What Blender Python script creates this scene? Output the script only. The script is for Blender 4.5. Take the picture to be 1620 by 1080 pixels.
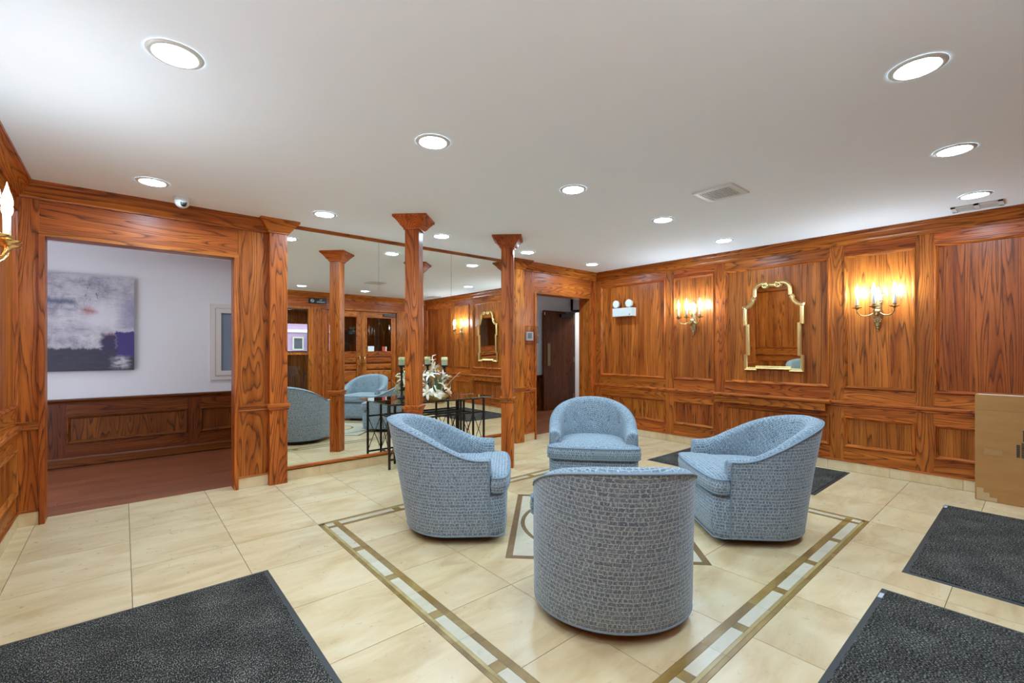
import bpy, bmesh, math, random
from mathutils import Vector, Matrix
random.seed(7)
for o in list(bpy.data.objects): bpy.data.objects.remove(o)
S = bpy.context.scene
COL = S.collection
PI = math.pi
C = 2.492            # ceiling height
# ------------------------------------------------------------------ camera, world, exposure
cam_d = bpy.data.cameras.new('camera'); cam = bpy.data.objects.new('camera', cam_d); COL.objects.link(cam)
cam_d.sensor_width = 36.0
cam_d.lens = 720.2 / 1620 * 36
cam_d.shift_y = 12.0 / 1620
cam_d.clip_start = 0.02
cam.location = (0, 0, 1.28)
cam.rotation_euler = (PI / 2, 0, -math.atan2(616, 720.2))
S.camera = cam
S.view_settings.view_transform = 'Standard'
S.view_settings.look = 'None'
S.view_settings.gamma = 1
S.view_settings.use_curve_mapping = False
S.view_settings.exposure = 1.05
S.cycles.diffuse_bounces = 6
world = bpy.data.worlds.new('sky'); S.world = world; world.use_nodes = True
world.node_tree.nodes['Background'].inputs[0].default_value = (0.80, 0.86, 1.0, 1)
world.node_tree.nodes['Background'].inputs[1].default_value = 1.6
DOWNLIGHT = 108.0
CANDLE = 128.0

# ------------------------------------------------------------------ node helpers
def srgb(r, g, b):
    f = lambda c: (c / 255 / 12.92) if c / 255 <= 0.04045 else ((c / 255 + 0.055) / 1.055) ** 2.4
    return (f(r), f(g), f(b), 1)

class NT:
    def __init__(self, name):
        self.m = bpy.data.materials.new(name); self.m.use_nodes = True
        self.t = self.m.node_tree; self.n = self.t.nodes; self.l = self.t.links
        self.bsdf = self.n['Principled BSDF']; self.out = self.n['Material Output']
    def node(self, typ, **kw):
        nd = self.n.new(typ)
        for k, v in kw.items(): setattr(nd, k, v)
        return nd
    def put(self, sock, v):
        if isinstance(v, bpy.types.NodeSocket): self.l.new(v, sock)
        else: sock.default_value = v
    def math(self, op, a, b=0.0, c=None, clamp=False):
        nd = self.node('ShaderNodeMath', operation=op); nd.use_clamp = clamp
        self.put(nd.inputs[0], a); self.put(nd.inputs[1], b)
        if c is not None: self.put(nd.inputs[2], c)
        return nd.outputs[0]
    def vmath(self, op, a, b=(0, 0, 0)):
        nd = self.node('ShaderNodeVectorMath', operation=op)
        self.put(nd.inputs[0], a); self.put(nd.inputs[1], b)
        return nd.outputs[0]
    def mix(self, fac, a, b):
        nd = self.node('ShaderNodeMix', data_type='RGBA')
        self.put(nd.inputs['Factor'], fac); self.put(nd.inputs[6], a); self.put(nd.inputs[7], b)
        return nd.outputs[2]
    def noise(self, vec, scale, detail=2, rough=0.5, dist=0):
        nd = self.node('ShaderNodeTexNoise')
        self.put(nd.inputs['Vector'], vec); nd.inputs['Scale'].default_value = scale
        nd.inputs['Detail'].default_value = detail; nd.inputs['Roughness'].default_value = rough
        nd.inputs['Distortion'].default_value = dist
        return nd.outputs['Fac']
    def ramp(self, fac, stops, interp='LINEAR'):
        nd = self.node('ShaderNodeValToRGB'); cr = nd.color_ramp; cr.interpolation = interp
        while len(cr.elements) < len(stops): cr.elements.new(0.5)
        for e, (p, c) in zip(cr.elements, stops):
            e.position = p; e.color = c if len(c) == 4 else (*c, 1)
        self.put(nd.inputs[0], fac)
        return nd.outputs[0]
    def coord(self, which='Object'): return self.node('ShaderNodeTexCoord').outputs[which]
    def rand(self): return self.node('ShaderNodeObjectInfo').outputs['Random']
    def sep(self, v):
        nd = self.node('ShaderNodeSeparateXYZ'); self.put(nd.inputs[0], v); return nd.outputs
    def bump(self, h, strength=0.2, dist=0.01):
        nd = self.node('ShaderNodeBump'); nd.inputs['Strength'].default_value = strength
        nd.inputs['Distance'].default_value = dist; self.put(nd.inputs['Height'], h)
        self.l.new(nd.outputs[0], self.bsdf.inputs['Normal'])
    def set(self, **kw):
        names = dict(color='Base Color', rough='Roughness', metal='Metallic', spec='Specular IOR Level', coat='Coat Weight',
                     coat_rough='Coat Roughness', trans='Transmission Weight', ior='IOR', emit='Emission Color',
                     power='Emission Strength', sheen='Sheen Weight', alpha='Alpha', sss='Subsurface Weight')
        for k, v in kw.items(): self.put(self.bsdf.inputs[names[k]], v)
        return self.m

def plain(name, col, rough=0.5, metal=0.0, var=0.06, scale=30, **kw):
    t = NT(name)
    n = t.noise(t.coord(), scale, 3)
    c = t.mix(n, tuple(x * (1 - var) for x in col[:3]) + (1,), tuple(min(1, x * (1 + var)) for x in col[:3]) + (1,))
    t.set(color=c, rough=rough, metal=metal, **kw)
    return t.m

def oak(name, axis, tone=0.80, cath=(8.5, 0.85, 15.0)):
    t = NT(name)
    v = t.coord()
    off = t.node('ShaderNodeCombineXYZ')
    r = t.rand()
    for i, k in enumerate((37.3, 91.7, 53.1)): t.put(off.inputs[i], t.math('MULTIPLY', r, k))
    v = t.vmath('ADD', v, off.outputs[0])
    def sc(across, along): return t.vmath('MULTIPLY', v, tuple(along if a == axis else across for a in 'xyz'))
    wob = t.noise(sc(26, 2.2), 1, 2, 0.5)
    big = t.noise(sc(cath[0], cath[1]), 1, 1.0, 0.35)
    val = t.math('ADD', big, t.math('MULTIPLY', wob, 0.035))
    ring = t.math('FRACT', t.math('MULTIPLY', val, cath[2]))
    line = t.ramp(ring, [(0.0, (0.25,) * 3), (0.10, (0.02,) * 3), (0.52, (0.10,) * 3), (0.80, (0.55,) * 3), (0.93, (1,) * 3), (1.0, (0.3,) * 3)])
    pore = t.noise(sc(260, 7), 1, 2, 0.6)
    pm = t.ramp(pore, [(0.50, (0, 0, 0)), (0.68, (1, 1, 1))])
    broad = t.ramp(t.noise(sc(11, 0.7), 1, 3, 0.55), [(.28, (0, 0, 0)), (.72, (1, 1, 1))])
    dark = t.math('ADD', t.math('MULTIPLY', line, 0.74), t.math('MULTIPLY', pm, t.math('ADD', t.math('MULTIPLY', line, 0.30), 0.32)), clamp=True)
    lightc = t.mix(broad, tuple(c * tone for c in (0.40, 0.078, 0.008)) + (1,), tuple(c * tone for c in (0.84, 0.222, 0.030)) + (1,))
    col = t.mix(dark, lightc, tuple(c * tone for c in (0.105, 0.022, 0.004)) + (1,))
    hs = t.node('ShaderNodeHueSaturation'); t.put(hs.inputs['Color'], col)
    t.put(hs.inputs['Value'], t.math('ADD', 0.84, t.math('MULTIPLY', t.math('FRACT', t.math('MULTIPLY', r, 7.13)), 0.30)))
    t.put(hs.inputs['Hue'], t.math('ADD', 0.494, t.math('MULTIPLY', t.math('FRACT', t.math('MULTIPLY', r, 3.7)), 0.011)))
    t.bump(t.math('SUBTRACT', 1.0, t.math('MULTIPLY', pm, 0.5)), 0.10, 0.002)
    t.set(color=hs.outputs[0], rough=t.math('ADD', 0.34, t.math('MULTIPLY', dark, 0.14)), spec=0.22, coat=0.05, coat_rough=0.25)
    return t.m

OAK = {a: oak('oak_grain_' + a, a) for a in 'xyz'}
VENEER = {a: oak('oak_veneer_' + a, a, 0.68, (13.0, 0.55, 10.0)) for a in 'xyz'}
SHADED_OAK = {a: oak('oak_shaded_' + a, a, 0.25) for a in 'xyz'}  # same oak for the corridor wainscot, corridor shade put into the tone

def tile_material(name, c0, c1, c2, rough=0.24, streak=0.5):
    t = NT(name); v = t.coord()
    r = t.rand(); off = t.node('ShaderNodeCombineXYZ')
    for i, k in enumerate((31.0, 57.0, 11.0)): t.put(off.inputs[i], t.math('MULTIPLY', r, k))
    v = t.vmath('ADD', v, off.outputs[0])
    a = t.noise(t.vmath('MULTIPLY', v, (2.4, 6.5, 2.4)), 1, 5, 0.62, 0.6)
    b = t.noise(v, 22, 4, 0.65)
    col = t.ramp(a, [(0.30, c0), (0.52, c1), (0.72, c2)])
    col = t.mix(t.math('MULTIPLY', b, 0.35), col, c1)
    hs = t.node('ShaderNodeHueSaturation'); t.put(hs.inputs['Color'], col)
    t.put(hs.inputs['Value'], t.math('ADD', 0.835, t.math('MULTIPLY', r, 0.08)))
    t.set(color=hs.outputs[0], rough=t.math('ADD', rough, t.math('MULTIPLY', b, 0.10)), spec=0.42)
    return t.m
TILE = tile_material('cream_travertine', srgb(206, 168, 116), srgb(231, 199, 151), srgb(240, 215, 174))
TILE2 = tile_material('pale_marble', srgb(210, 192, 158), srgb(222, 206, 176), srgb(232, 219, 194))
GOLD_T = tile_material('golden_stone', srgb(112, 80, 34), srgb(156, 120, 60), srgb(190, 156, 92), 0.3)
GOLD2_T = tile_material('yellow_stone', srgb(150, 118, 62), srgb(190, 160, 98), srgb(210, 184, 126), 0.3)
BROWN_T = tile_material('brown_stone', srgb(112, 80, 46), srgb(136, 102, 62), srgb(154, 120, 78), 0.3)
GROUT = plain('grout', srgb(120, 100, 72), 0.9)
CEIL = plain('ceiling_paint', (0.885, 0.905, 0.93), 0.9, var=0.012, scale=4)
WHITEW = plain('corridor_paint', (0.72, 0.72, 0.745), 0.85, var=0.02, scale=3)
WHITE = plain('white_plastic', (0.66, 0.63, 0.58), 0.4, var=0.02)
OFFW = plain('vent_metal', (0.70, 0.69, 0.66), 0.45, var=0.03)
DARKV = plain('vent_shadow', (0.10, 0.10, 0.10), 0.8)
BLACK = plain('black_plastic', (0.012, 0.012, 0.013), 0.35)
IRON = plain('dark_bronze_iron', (0.028, 0.019, 0.014), 0.42, 0.55, var=0.3)
BRASS = plain('polished_brass', (0.80, 0.52, 0.20), 0.22, 1.0, var=0.12)
ANTIQUE = plain('antique_brass', (0.46, 0.32, 0.15), 0.34, 1.0, var=0.35, scale=60)
GILT = plain('gilt_frame', (0.83, 0.58, 0.24), 0.33, 0.85, var=0.12, scale=40)
RUBBER = plain('mat_rubber', (0.036, 0.033, 0.029), 0.55)
SILVER = plain('seam_metal', (0.55, 0.55, 0.52), 0.25, 1.0)

def mirror_mat(name, col):
    t = NT(name)
    n = t.noise(t.coord(), 1.5, 1)
    t.set(color=t.mix(n, tuple(c * 0.99 for c in col) + (1,), col + (1,)), metal=1.0, rough=0.0); return t.m
MIRROR = mirror_mat('wall_mirror_silver', (0.93, 0.93, 0.865))
MIRROR2 = mirror_mat('gilt_mirror_silver', (0.86, 0.80, 0.62))

def thin_glass(name, tint=(0.94, 0.97, 0.95), gloss=1.0):
    t = NT(name)
    tr = t.node('ShaderNodeBsdfTransparent'); tr.inputs[0].default_value = (*tint, 1)
    gl = t.node('ShaderNodeBsdfGlossy'); gl.inputs['Roughness'].default_value = 0.0
    lw = t.node('ShaderNodeLayerWeight'); lw.inputs[0].default_value = 0.5
    frs = t.math('ADD', .04, t.math('MULTIPLY', .96, t.math('POWER', lw.outputs['Facing'], 5.0)))
    n = t.noise(t.coord(), 2, 1)
    mx = t.node('ShaderNodeMixShader')
    t.put(mx.inputs[0], t.math('MULTIPLY', frs, t.math('ADD', gloss * 0.97, t.math('MULTIPLY', n, 0.06)), clamp=True))
    t.l.new(tr.outputs[0], mx.inputs[1]); t.l.new(gl.outputs[0], mx.inputs[2])
    t.l.new(mx.outputs[0], t.out.inputs[0])
    return t.m
GLASS = thin_glass('clear_glass')
TGLASS = thin_glass('table_glass', (0.80, 0.88, 0.85), 1.5)
ACRYL = thin_glass('clear_acrylic', (0.93, 0.92, 0.92), 1.6)

def emitter(name, col, strength):
    t = NT(name)
    n = t.noise(t.coord(), 8, 1)
    t.set(color=(0.9, 0.9, 0.9, 1), emit=t.mix(n, tuple(c * 0.98 for c in col) + (1,), col + (1,)), power=strength); return t.m
LENS = emitter('downlight_lens', (0.64, 1.0, 1.32), DOWNLIGHT)
FLAME = emitter('flame_bulb', (0.70, 1.0, 1.20), CANDLE)
CORR_LENS = emitter('corridor_lens', (0.86, 0.98, 1.02), 54.0)
STAIR_LENS = emitter('stair_lens', (1.0, 0.97, 0.86), 110.0)

# ------------------------------------------------------------------ mesh helpers
def mk(name, verts, faces, mat, parent=None, smooth=False, origin='center', uvs=None):
    verts = [Vector(v) for v in verts]
    if origin == 'center':
        lo = Vector([min(v[i] for v in verts) for i in range(3)]); hi = Vector([max(v[i] for v in verts) for i in range(3)])
        o0 = (lo + hi) / 2
    elif origin is None: o0 = Vector((0, 0, 0))
    else: o0 = Vector(origin)
    me = bpy.data.meshes.new(name)
    me.from_pydata([v - o0 for v in verts], [], faces)
    me.materials.append(mat)
    if uvs:
        ul = me.uv_layers.new(name='uv')
        for lp in me.loops: ul.data[lp.index].uv = uvs[lp.vertex_index]
    bm = bmesh.new(); bm.from_mesh(me); bmesh.ops.recalc_face_normals(bm, faces=bm.faces); bm.to_mesh(me); bm.free()
    if smooth:
        for p in me.polygons: p.use_smooth = True
    me.update()
    o = bpy.data.objects.new(name, me); COL.objects.link(o); o.location = o0
    if parent: o.parent = parent
    return o

class MB:
    def __init__(self): self.v = []; self.f = []
    def add(self, vs, fs):
        b = len(self.v); self.v += [tuple(v) for v in vs]; self.f += [tuple(i + b for i in f) for f in fs]; return self
    def box(self, x0, x1, y0, y1, z0, z1, M=None):
        vs = [(x, y, z) for z in (z0, z1) for y in (y0, y1) for x in (x0, x1)]
        if M: vs = [M @ Vector(v) for v in vs]
        return self.add(vs, [(0, 2, 3, 1), (4, 5, 7, 6), (0, 1, 5, 4), (2, 6, 7, 3), (0, 4, 6, 2), (1, 3, 7, 5)])
    def lathe(self, prof, n=24, M=None, rot=0.0, cap=True):
        vs = []; m = len(prof)
        for i in range(n):
            a = rot + 2 * PI * i / n
            for (r, z) in prof: vs.append(Vector((r * math.cos(a), r * math.sin(a), z)))
        fs = []
        for i in range(n):
            j = (i + 1) % n
            for k in range(m - 1): fs.append((i * m + k, j * m + k, j * m + k + 1, i * m + k + 1))
        if cap:
            fs.append(tuple(i * m for i in range(n))[::-1]); fs.append(tuple(i * m + m - 1 for i in range(n)))
        if M: vs = [M @ v for v in vs]
        return self.add(vs, fs)
    def tube(self, pts, r, n=8, closed=False, flat=1.0):
        pts = [Vector(p) for p in pts]; m = len(pts); vs = []
        rr = r if isinstance(r, (list, tuple)) else [r] * m
        prev = None
        for i, p in enumerate(pts):
            a = pts[(i - 1) % m] if (closed or i > 0) else p; b = pts[(i + 1) % m] if (closed or i < m - 1) else p
            d = (b - a)
            d = d.normalized() if d.length > 1e-9 else Vector((0, 0, 1))
            if prev is None:
                up = Vector((0, 0, 1)) if abs(d.z) < 0.9 else Vector((1, 0, 0))
                u = d.cross(up).normalized()
            else:
                u = (prev - d * prev.dot(d)); u = u.normalized() if u.length > 1e-6 else d.orthogonal().normalized()
            prev = u; w = d.cross(u)
            for k in range(n):
                t = 2 * PI * k / n; vs.append(p + (u * math.cos(t) + w * math.sin(t) * flat) * rr[i])
        fs = []
        for i in range(m if closed else m - 1):
            j = (i + 1) % m
            for k in range(n): fs.append((i * n + k, i * n + (k + 1) % n, j * n + (k + 1) % n, j * n + k))
        if not closed: fs.append(tuple(range(n))[::-1]); fs.append(tuple((m - 1) * n + k for k in range(n)))
        return self.add(vs, fs)
    def prism(self, poly, h0, h1, M=None):
        n = len(poly)
        vs = [Vector((p[0], p[1], h)) for h in (h0, h1) for p in poly]
        if M: vs = [M @ v for v in vs]
        fs = [tuple(range(n))[::-1], tuple(range(n, 2 * n))] + [(i, (i + 1) % n, (i + 1) % n + n, i + n) for i in range(n)]
        return self.add(vs, fs)
    def build(self, name, mat, parent=None, smooth=False, origin='center'):
        return mk(name, self.v, self.f, mat, parent, smooth, origin)

def autosmooth(o, ang=35):
    me = o.data
    for p in me.polygons: p.use_smooth = True
    bm = bmesh.new(); bm.from_mesh(me)
    for e in bm.edges:
        if len(e.link_faces) == 2 and e.calc_face_angle(0) > math.radians(ang): e.smooth = False
    bm.to_mesh(me); bm.free()
    return o

def tag(o, label=None, cat=None, group=None, kind=None):
    if label: o['label'] = label
    if cat: o['category'] = cat
    if group: o['group'] = group
    if kind: o['kind'] = kind
    return o
def empty(name, loc=(0, 0, 0), rz=0.0):
    o = bpy.data.objects.new(name, None); COL.objects.link(o); o.location = loc; o.rotation_euler = (0, 0, rz)
    o.empty_display_size = 0.05
    return o
def copy_tree(o, parent=None):
    c = o.copy(); COL.objects.link(c); c.parent = parent
    for ch in list(o.children): copy_tree(ch, c)
    return c

# ------------------------------------------------------------------ wall frames: (s along wall, d out into room, z)
XL, XR, YF, YM, YBL, YBR, YC = -0.577, 5.795, -0.50, 4.795, 4.78, 4.70, 6.85
FR = {
    'right': (lambda s, d, z: (XR - d, s, z), 'y'),
    'left': (lambda s, d, z: (XL + d, s, z), 'y'),
    'backL': (lambda s, d, z: (s, YBL - d, z), 'x'),
    'backR': (lambda s, d, z: (s, YBR - d, z), 'x'),
    'mirror': (lambda s, d, z: (s, YM - d, z), 'x'),
    'front': (lambda s, d, z: (s, YF + d, z), 'x'),
    'corr': (lambda s, d, z: (s, YC - d, z), 'x'),
}
def wbox(name, w, s0, s1, z0, z1, d0, d1, mat, parent=None, grain=None):
    f, ax = FR[w]
    vs = [f(s, d, z) for z in (z0, z1) for d in (d0, d1) for s in (s0, s1)]
    m = mat if grain is None else mat[ax if grain == 's' else 'z']
    return mk(name, vs, [(0, 2, 3, 1), (4, 5, 7, 6), (0, 1, 5, 4), (2, 6, 7, 3), (0, 4, 6, 2), (1, 3, 7, 5)], m, parent)
def wrun(name, w, prof, s0, s1, m0, m1, mat, parent=None):
    """profile [(d,z)] run along a wall; ends shifted by m*d (1 inside mitre, -1 outside mitre)"""
    f, ax = FR[w]; n = len(prof)
    vs = [f(s0 + m0 * d, d, z) for d, z in prof] + [f(s1 - m1 * d, d, z) for d, z in prof]
    fs = [(i, (i + 1) % n, (i + 1) % n + n, i + n) for i in range(n)] + [tuple(range(n))[::-1], tuple(range(n, 2 * n))]
    return mk(name, vs, fs, mat[ax], parent)
MOULD = [(0, -0.004), (0, 0.010), (0.006, 0.019), (0.014, 0.019), (0.020, 0.009), (0.026, 0.006), (0.034, -0.008)]
def panel(w, parent, s0, s1, z0, z1, mats=None, moulds=None, base=0.0):
    f, ax = FR[w]
    wbox('panel', w, s0 + .028, s1 - .028, z0 + .028, z1 - .028, base - .02, base - .006, mats or VENEER, parent, 'z')
    vs, fs = [], []
    for (o, d) in MOULD:
        vs += [f(s0 + o, base + d, z0 + o), f(s1 - o, base + d, z0 + o), f(s1 - o, base + d, z1 - o), f(s0 + o, base + d, z1 - o)]
    for k in range(len(MOULD) - 1):
        for i in range(4): fs.append((k * 4 + i, k * 4 + (i + 1) % 4, k * 4 + 4 + (i + 1) % 4, k * 4 + 4 + i))
    o = mk('panel_moulding', vs, fs, (moulds or OAK)[ax], parent)
    o.data.materials.append((moulds or OAK)['z'])
    for k, pl_ in enumerate(o.data.polygons): pl_.material_index = k % 2

# ------------------------------------------------------------------ floor
floor = tag(mk('floor', *(lambda b: (b.v, b.f))(MB().box(XL - .1, XR + .1, YF - .1, 4.94, -.10, -.004)), GROUT, origin=None), kind='structure')
IX0, IX1, IY0, IY1 = 1.083, 4.219, 0.843, 3.450
GX = (IX1 - IX0) / 6; GY = (IY1 - IY0) / 5
CX, CY = (IX0 + IX1) / 2, (IY0 + IY1) / 2
HD = 0.87
def clip(poly, a, b, c):   # keep a*x+b*y<=c
    out = []
    for i in range(len(poly)):
        p, q = poly[i], poly[(i + 1) % len(poly)]
        fp, fq = a * p[0] + b * p[1] - c, a * q[0] + b * q[1] - c
        if fp <= 0: out.append(p)
        if (fp < 0 < fq) or (fq < 0 < fp):
            t = fp / (fp - fq); out.append((p[0] + t * (q[0] - p[0]), p[1] + t * (q[1] - p[1])))
    return out
def area(p): return abs(sum(p[i][0] * p[(i + 1) % len(p)][1] - p[(i + 1) % len(p)][0] * p[i][1] for i in range(len(p)))) / 2
def minus(polys, planes):
    out = []
    for P in polys:
        cur = P
        for (a, b, c) in planes:
            o = clip(cur, -a, -b, -c) if cur else []
            if len(o) > 2 and area(o) > 2e-5: out.append(o)
            cur = clip(cur, a, b, c) if cur else []
            if len(cur) < 3: break
    return out
R2 = math.sqrt(.5)
DIAM = [(sx * R2, sy * R2, (HD * R2) + sx * R2 * CX + sy * R2 * CY) for sx, sy in ((1, 1), (1, -1), (-1, -1), (-1, 1))]
BW = 0.135
def tile(polys, mat, name='floor_tile', z=0.0):
    b = MB()
    for P in polys: b.prism(P, -.006, z)
    return b.build(name, mat, floor)
G = 0.0016
i0 = math.floor((XL - IX0) / GX); i1 = math.ceil((XR - IX0) / GX)
j0 = math.floor((YF - IY0) / GY); j1 = math.ceil((4.94 - IY0) / GY)
for i in range(i0, i1):
    for j in range(j0, j1):
        x0, x1 = max(XL, IX0 + i * GX) + G, min(XR, IX0 + (i + 1) * GX) - G
        y0, y1 = max(YF, IY0 + j * GY) + G, min(4.94, IY0 + (j + 1) * GY) - G
        if x1 - x0 < .01 or y1 - y0 < .01: continue
        if 0 <= i < 6 and 0 <= j < 5:
            x0 = max(x0, IX0 + BW + G / 2); x1 = min(x1, IX1 - BW - G / 2); y0 = max(y0, IY0 + BW + G / 2); y1 = min(y1, IY1 - BW - G / 2)
        P = [[(x0, y0), (x1, y0), (x1, y1), (x0, y1)]]
        if 0 <= i < 6 and 0 <= j < 5:
            P = minus(P, DIAM)
        if P: tile(P, TILE)
# border inlay
def rect(x0, x1, y0, y1, g=0.0006): return [(x0 + g, y0 + g), (x1 - g, y0 + g), (x1 - g, y1 - g), (x0 + g, y1 - g)]
SO, SI = 0.040, 0.040            # outer and inner strip widths; light course between
def side(horizontal, lo, hi, o_edge, sgn, bars):
    """lo..hi run, o_edge outer edge coordinate, sgn +1 when inward is positive"""
    def R(a0, a1, t0, t1):
        u0, u1 = sorted((o_edge + sgn * t0, o_edge + sgn * t1))
        return rect(a0, a1, u0, u1) if horizontal else rect(u0, u1, a0, a1)
    cuts = [lo] + [(bars[k] + bars[k + 1]) / 2 for k in range(len(bars) - 1)] + [hi]
    for a, b in zip(cuts[:-1], cuts[1:]):
        aa, bb = (a if a > lo else lo + (0 if horizontal else SO)), (b if b < hi else hi - (0 if horizontal else SO))
        tile([R(aa, bb, 0, SO * .55)], GOLD_T, 'inlay_strip')
        a2, b2 = (a if a > lo else lo + SO * .55), (b if b < hi else hi - SO * .55)
        tile([R(a2, b2, SO * .55, SO)], GOLD2_T, 'inlay_strip')
        aa, bb = (a if a > lo else lo + BW), (b if b < hi else hi - BW)
        tile([R(aa, bb, BW - SI, BW)], GOLD_T, 'inlay_strip')
    # light pieces and bars
    edges = [lo + BW] + sorted([x for q in bars for x in (q - .03, q + .03)] + [(bars[k] + bars[k + 1]) / 2 for k in range(len(bars) - 1)]) + [hi - BW]
    for a, b in zip(edges[:-1], edges[1:]):
        bar = any(abs((a + b) / 2 - q) < .005 for q in bars)
        tile([R(a, b, SO, BW - SI)], GOLD_T if bar else TILE2, 'inlay_bar' if bar else 'inlay_tile')
bx = [1.673, 2.162, 2.651, 3.140, 3.629]; by = [1.434, 1.909, 2.385, 2.860]
side(True, IX0, IX1, IY0, 1, bx); side(True, IX0, IX1, IY1, -1, bx)
side(False, IY0, IY1, IX0, 1, by); side(False, IY0, IY1, IX1, -1, by)
for ex, sx in ((IX0, 1), (IX1, -1)):
    for ey, sy in ((IY0, 1), (IY1, -1)):
        def CR(a0, a1, b0, b1):
            xs = sorted((ex + sx * a0, ex + sx * a1)); ys = sorted((ey + sy * b0, ey + sy * b1)); return rect(*xs, *ys)
        tile([CR(SO, BW - SI, SO, BW - SI)], TILE2, 'inlay_tile')
        tile([CR(SO, BW - SI, BW - SI, BW)], GOLD_T, 'inlay_bar')
        tile([CR(BW - SI, BW, SO, BW)], GOLD_T, 'inlay_bar')
# medallion
def rot45(u, v): return (CX + (u - v) * R2, CY + (u + v) * R2)
hs_ = HD * R2; bw_ = 0.042
for a in range(4):
    m = Matrix.Rotation(a * PI / 2, 2)
    q = [(-hs_, hs_ - bw_), (hs_ - bw_, hs_ - bw_), (hs_ - bw_, hs_), (-hs_, hs_)]
    pts = [m @ Vector(p) for p in q]
    tile([[rot45(p[0], p[1]) for p in pts]], BROWN_T, 'medallion_border')
def ring_polys(r0, r1, n=48):
    out = []
    for k in range(n):
        a, b = 2 * PI * k / n, 2 * PI * (k + 1) / n
        out.append([(CX + r * math.cos(t), CY + r * math.sin(t)) for r, t in ((r0, a), (r1, a), (r1, b), (r0, b))])
    return out
sq = hs_ - bw_ - .001
for a in range(4):           # cream corners outside the ring
    b = MB(); n = 16
    pts = []
    for k in range(n + 1):
        t = PI / 4 + a * PI / 2 + PI / 4 * 0 + (k / n - .5) * PI / 2
        c, s_ = math.cos(t), math.sin(t); k2 = sq / max(abs(c), abs(s_))
        pts.append(((.555 * c, .555 * s_), (k2 * c, k2 * s_)))
    for (p0, q0), (p1, q1) in zip(pts[:-1], pts[1:]):
        b.prism([rot45(*p0), rot45(*q0), rot45(*q1), rot45(*p1)], -.006, 0)
    b.build('medallion_corner', TILE2, floor)
def mring(r0, r1, mat, name, parts):
    P = ring_polys(r0, r1)
    for k in range(parts):
        tile(P[k * 48 // parts:(k + 1) * 48 // parts], mat, name)
mring(.528, .553, BROWN_T, 'medallion_ring', 4)
mring(.241, .526, TILE2, 'medallion_field', 4)
mring(.215, .240, BROWN_T, 'medallion_ring', 4)
tile([[(CX + .213 * math.cos(2 * PI * k / 40), CY + .213 * math.sin(2 * PI * k / 40)) for k in range(40)]], TILE, 'medallion_disc')

# ------------------------------------------------------------------ ceiling
ceiling = tag(mk('ceiling', *(lambda b: (b.v, b.f))(MB().box(XL - .1, XR + .1, YF - .1, 4.96, C, C + .1)), CEIL, origin=None), kind='structure')

# ------------------------------------------------------------------ panelled side walls
CROWN = [(0, 2.372), (.014, 2.372), (.016, 2.386), (.026, 2.392), (.038, 2.404), (.050, 2.425), (.062, 2.448), (.074, 2.460), (.078, 2.470), (.084, 2.472), (.084, C), (0, C)]
RAIL = [(0, .672), (.008, .676), (.014, .684), (.012, .692), (.026, .700), (.034, .708), (.034, .726), (.028, .732), (0, .734)]
def panelled(w, wall, s_lo, s_hi, cols):
    """cols: list of (s0, s1) panel columns, ascending"""
    edges = [s_lo] + [e for c in cols for e in c] + [s_hi]
    for k in range(0, len(edges), 2):
        if edges[k + 1] - edges[k] > .004: wbox('stile', w, edges[k], edges[k + 1], .105, 2.40, -.02, 0, OAK, wall, 'z')
    for (a, b) in cols:
        wbox('rail', w, a, b, 2.265, 2.40, -.02, 0, OAK, wall, 's')
        wbox('rail', w, a, b, .575, .865, -.02, 0, OAK, wall, 's')
        wbox('rail', w, a, b, .105, .250, -.02, 0, OAK, wall, 's')
        panel(w, wall, a, b, .865, 2.265)
        panel(w, wall, a, b, .250, .575)
def baseboard(name, w, s0, s1, phase=0.0, m0=0, m1=0):
    cap = wrun(name, w, [(-.004, .098), (.012, .098), (.012, .106), (.004, .112), (-.004, .112)], s0, s1, m0, m1, OAK)
    tag(cap, kind='structure')
    cap_loc = cap.location.copy()
    s = s0
    cuts = [s0] + [phase + k * .5225 for k in range(-10, 20) if s0 + .02 < phase + k * .5225 < s1 - .02] + [s1]
    for a, b in zip(cuts[:-1], cuts[1:]):
        t = wbox('tile', w, a + .001, b - .001, 0.001, .098, -.02, .006, TILE, cap)
        t.location = t.location - cap_loc
    return cap
wall_right = tag(mk('wall_right', *(lambda b: (b.v, b.f))(MB().box(XR + .02, XR + .12, YF - .1, 4.96, 0, C)), OAK['z'], origin=None), kind='structure')
panelled('right', wall_right, YF, YBR, [(-.46, .672), (.802, 1.377), (1.502, 2.627), (2.764, 3.331), (3.456, 4.590)])
wall_left = tag(mk('wall_left', *(lambda b: (b.v, b.f))(MB().box(XL - .12, XL - .02, YF - .1, 4.80, 0, C)), OAK['z'], origin=None), kind='structure')
panelled('left', wall_left, YF, YBL, [(-.46, .50), (.63, 1.25), (1.38, 2.32), (2.45, 3.02), (3.15, 4.70)])
baseboard('baseboard_right', 'right', YF, YBR, 1.0)
baseboard('baseboard_left', 'left', YF, YBL, 0.4)
tag(wrun('trim_crown_right', 'right', CROWN, YF, YBR, 1, 1, OAK), kind='structure')
tag(wrun('trim_crown_left', 'left', CROWN, YF, YBL, 1, 1, OAK), kind='structure')
tag(wrun('trim_chair_rail_left', 'left', RAIL, YF, YBL, 1, 0, OAK), kind='structure')
tag(wrun('trim_chair_rail_right', 'right', RAIL, YF, 1.484, 1, 0, OAK), kind='structure')
tag(wrun('trim_chair_rail_right', 'right', RAIL, 2.740, YBR, 0, 0, OAK), kind='structure')
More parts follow.
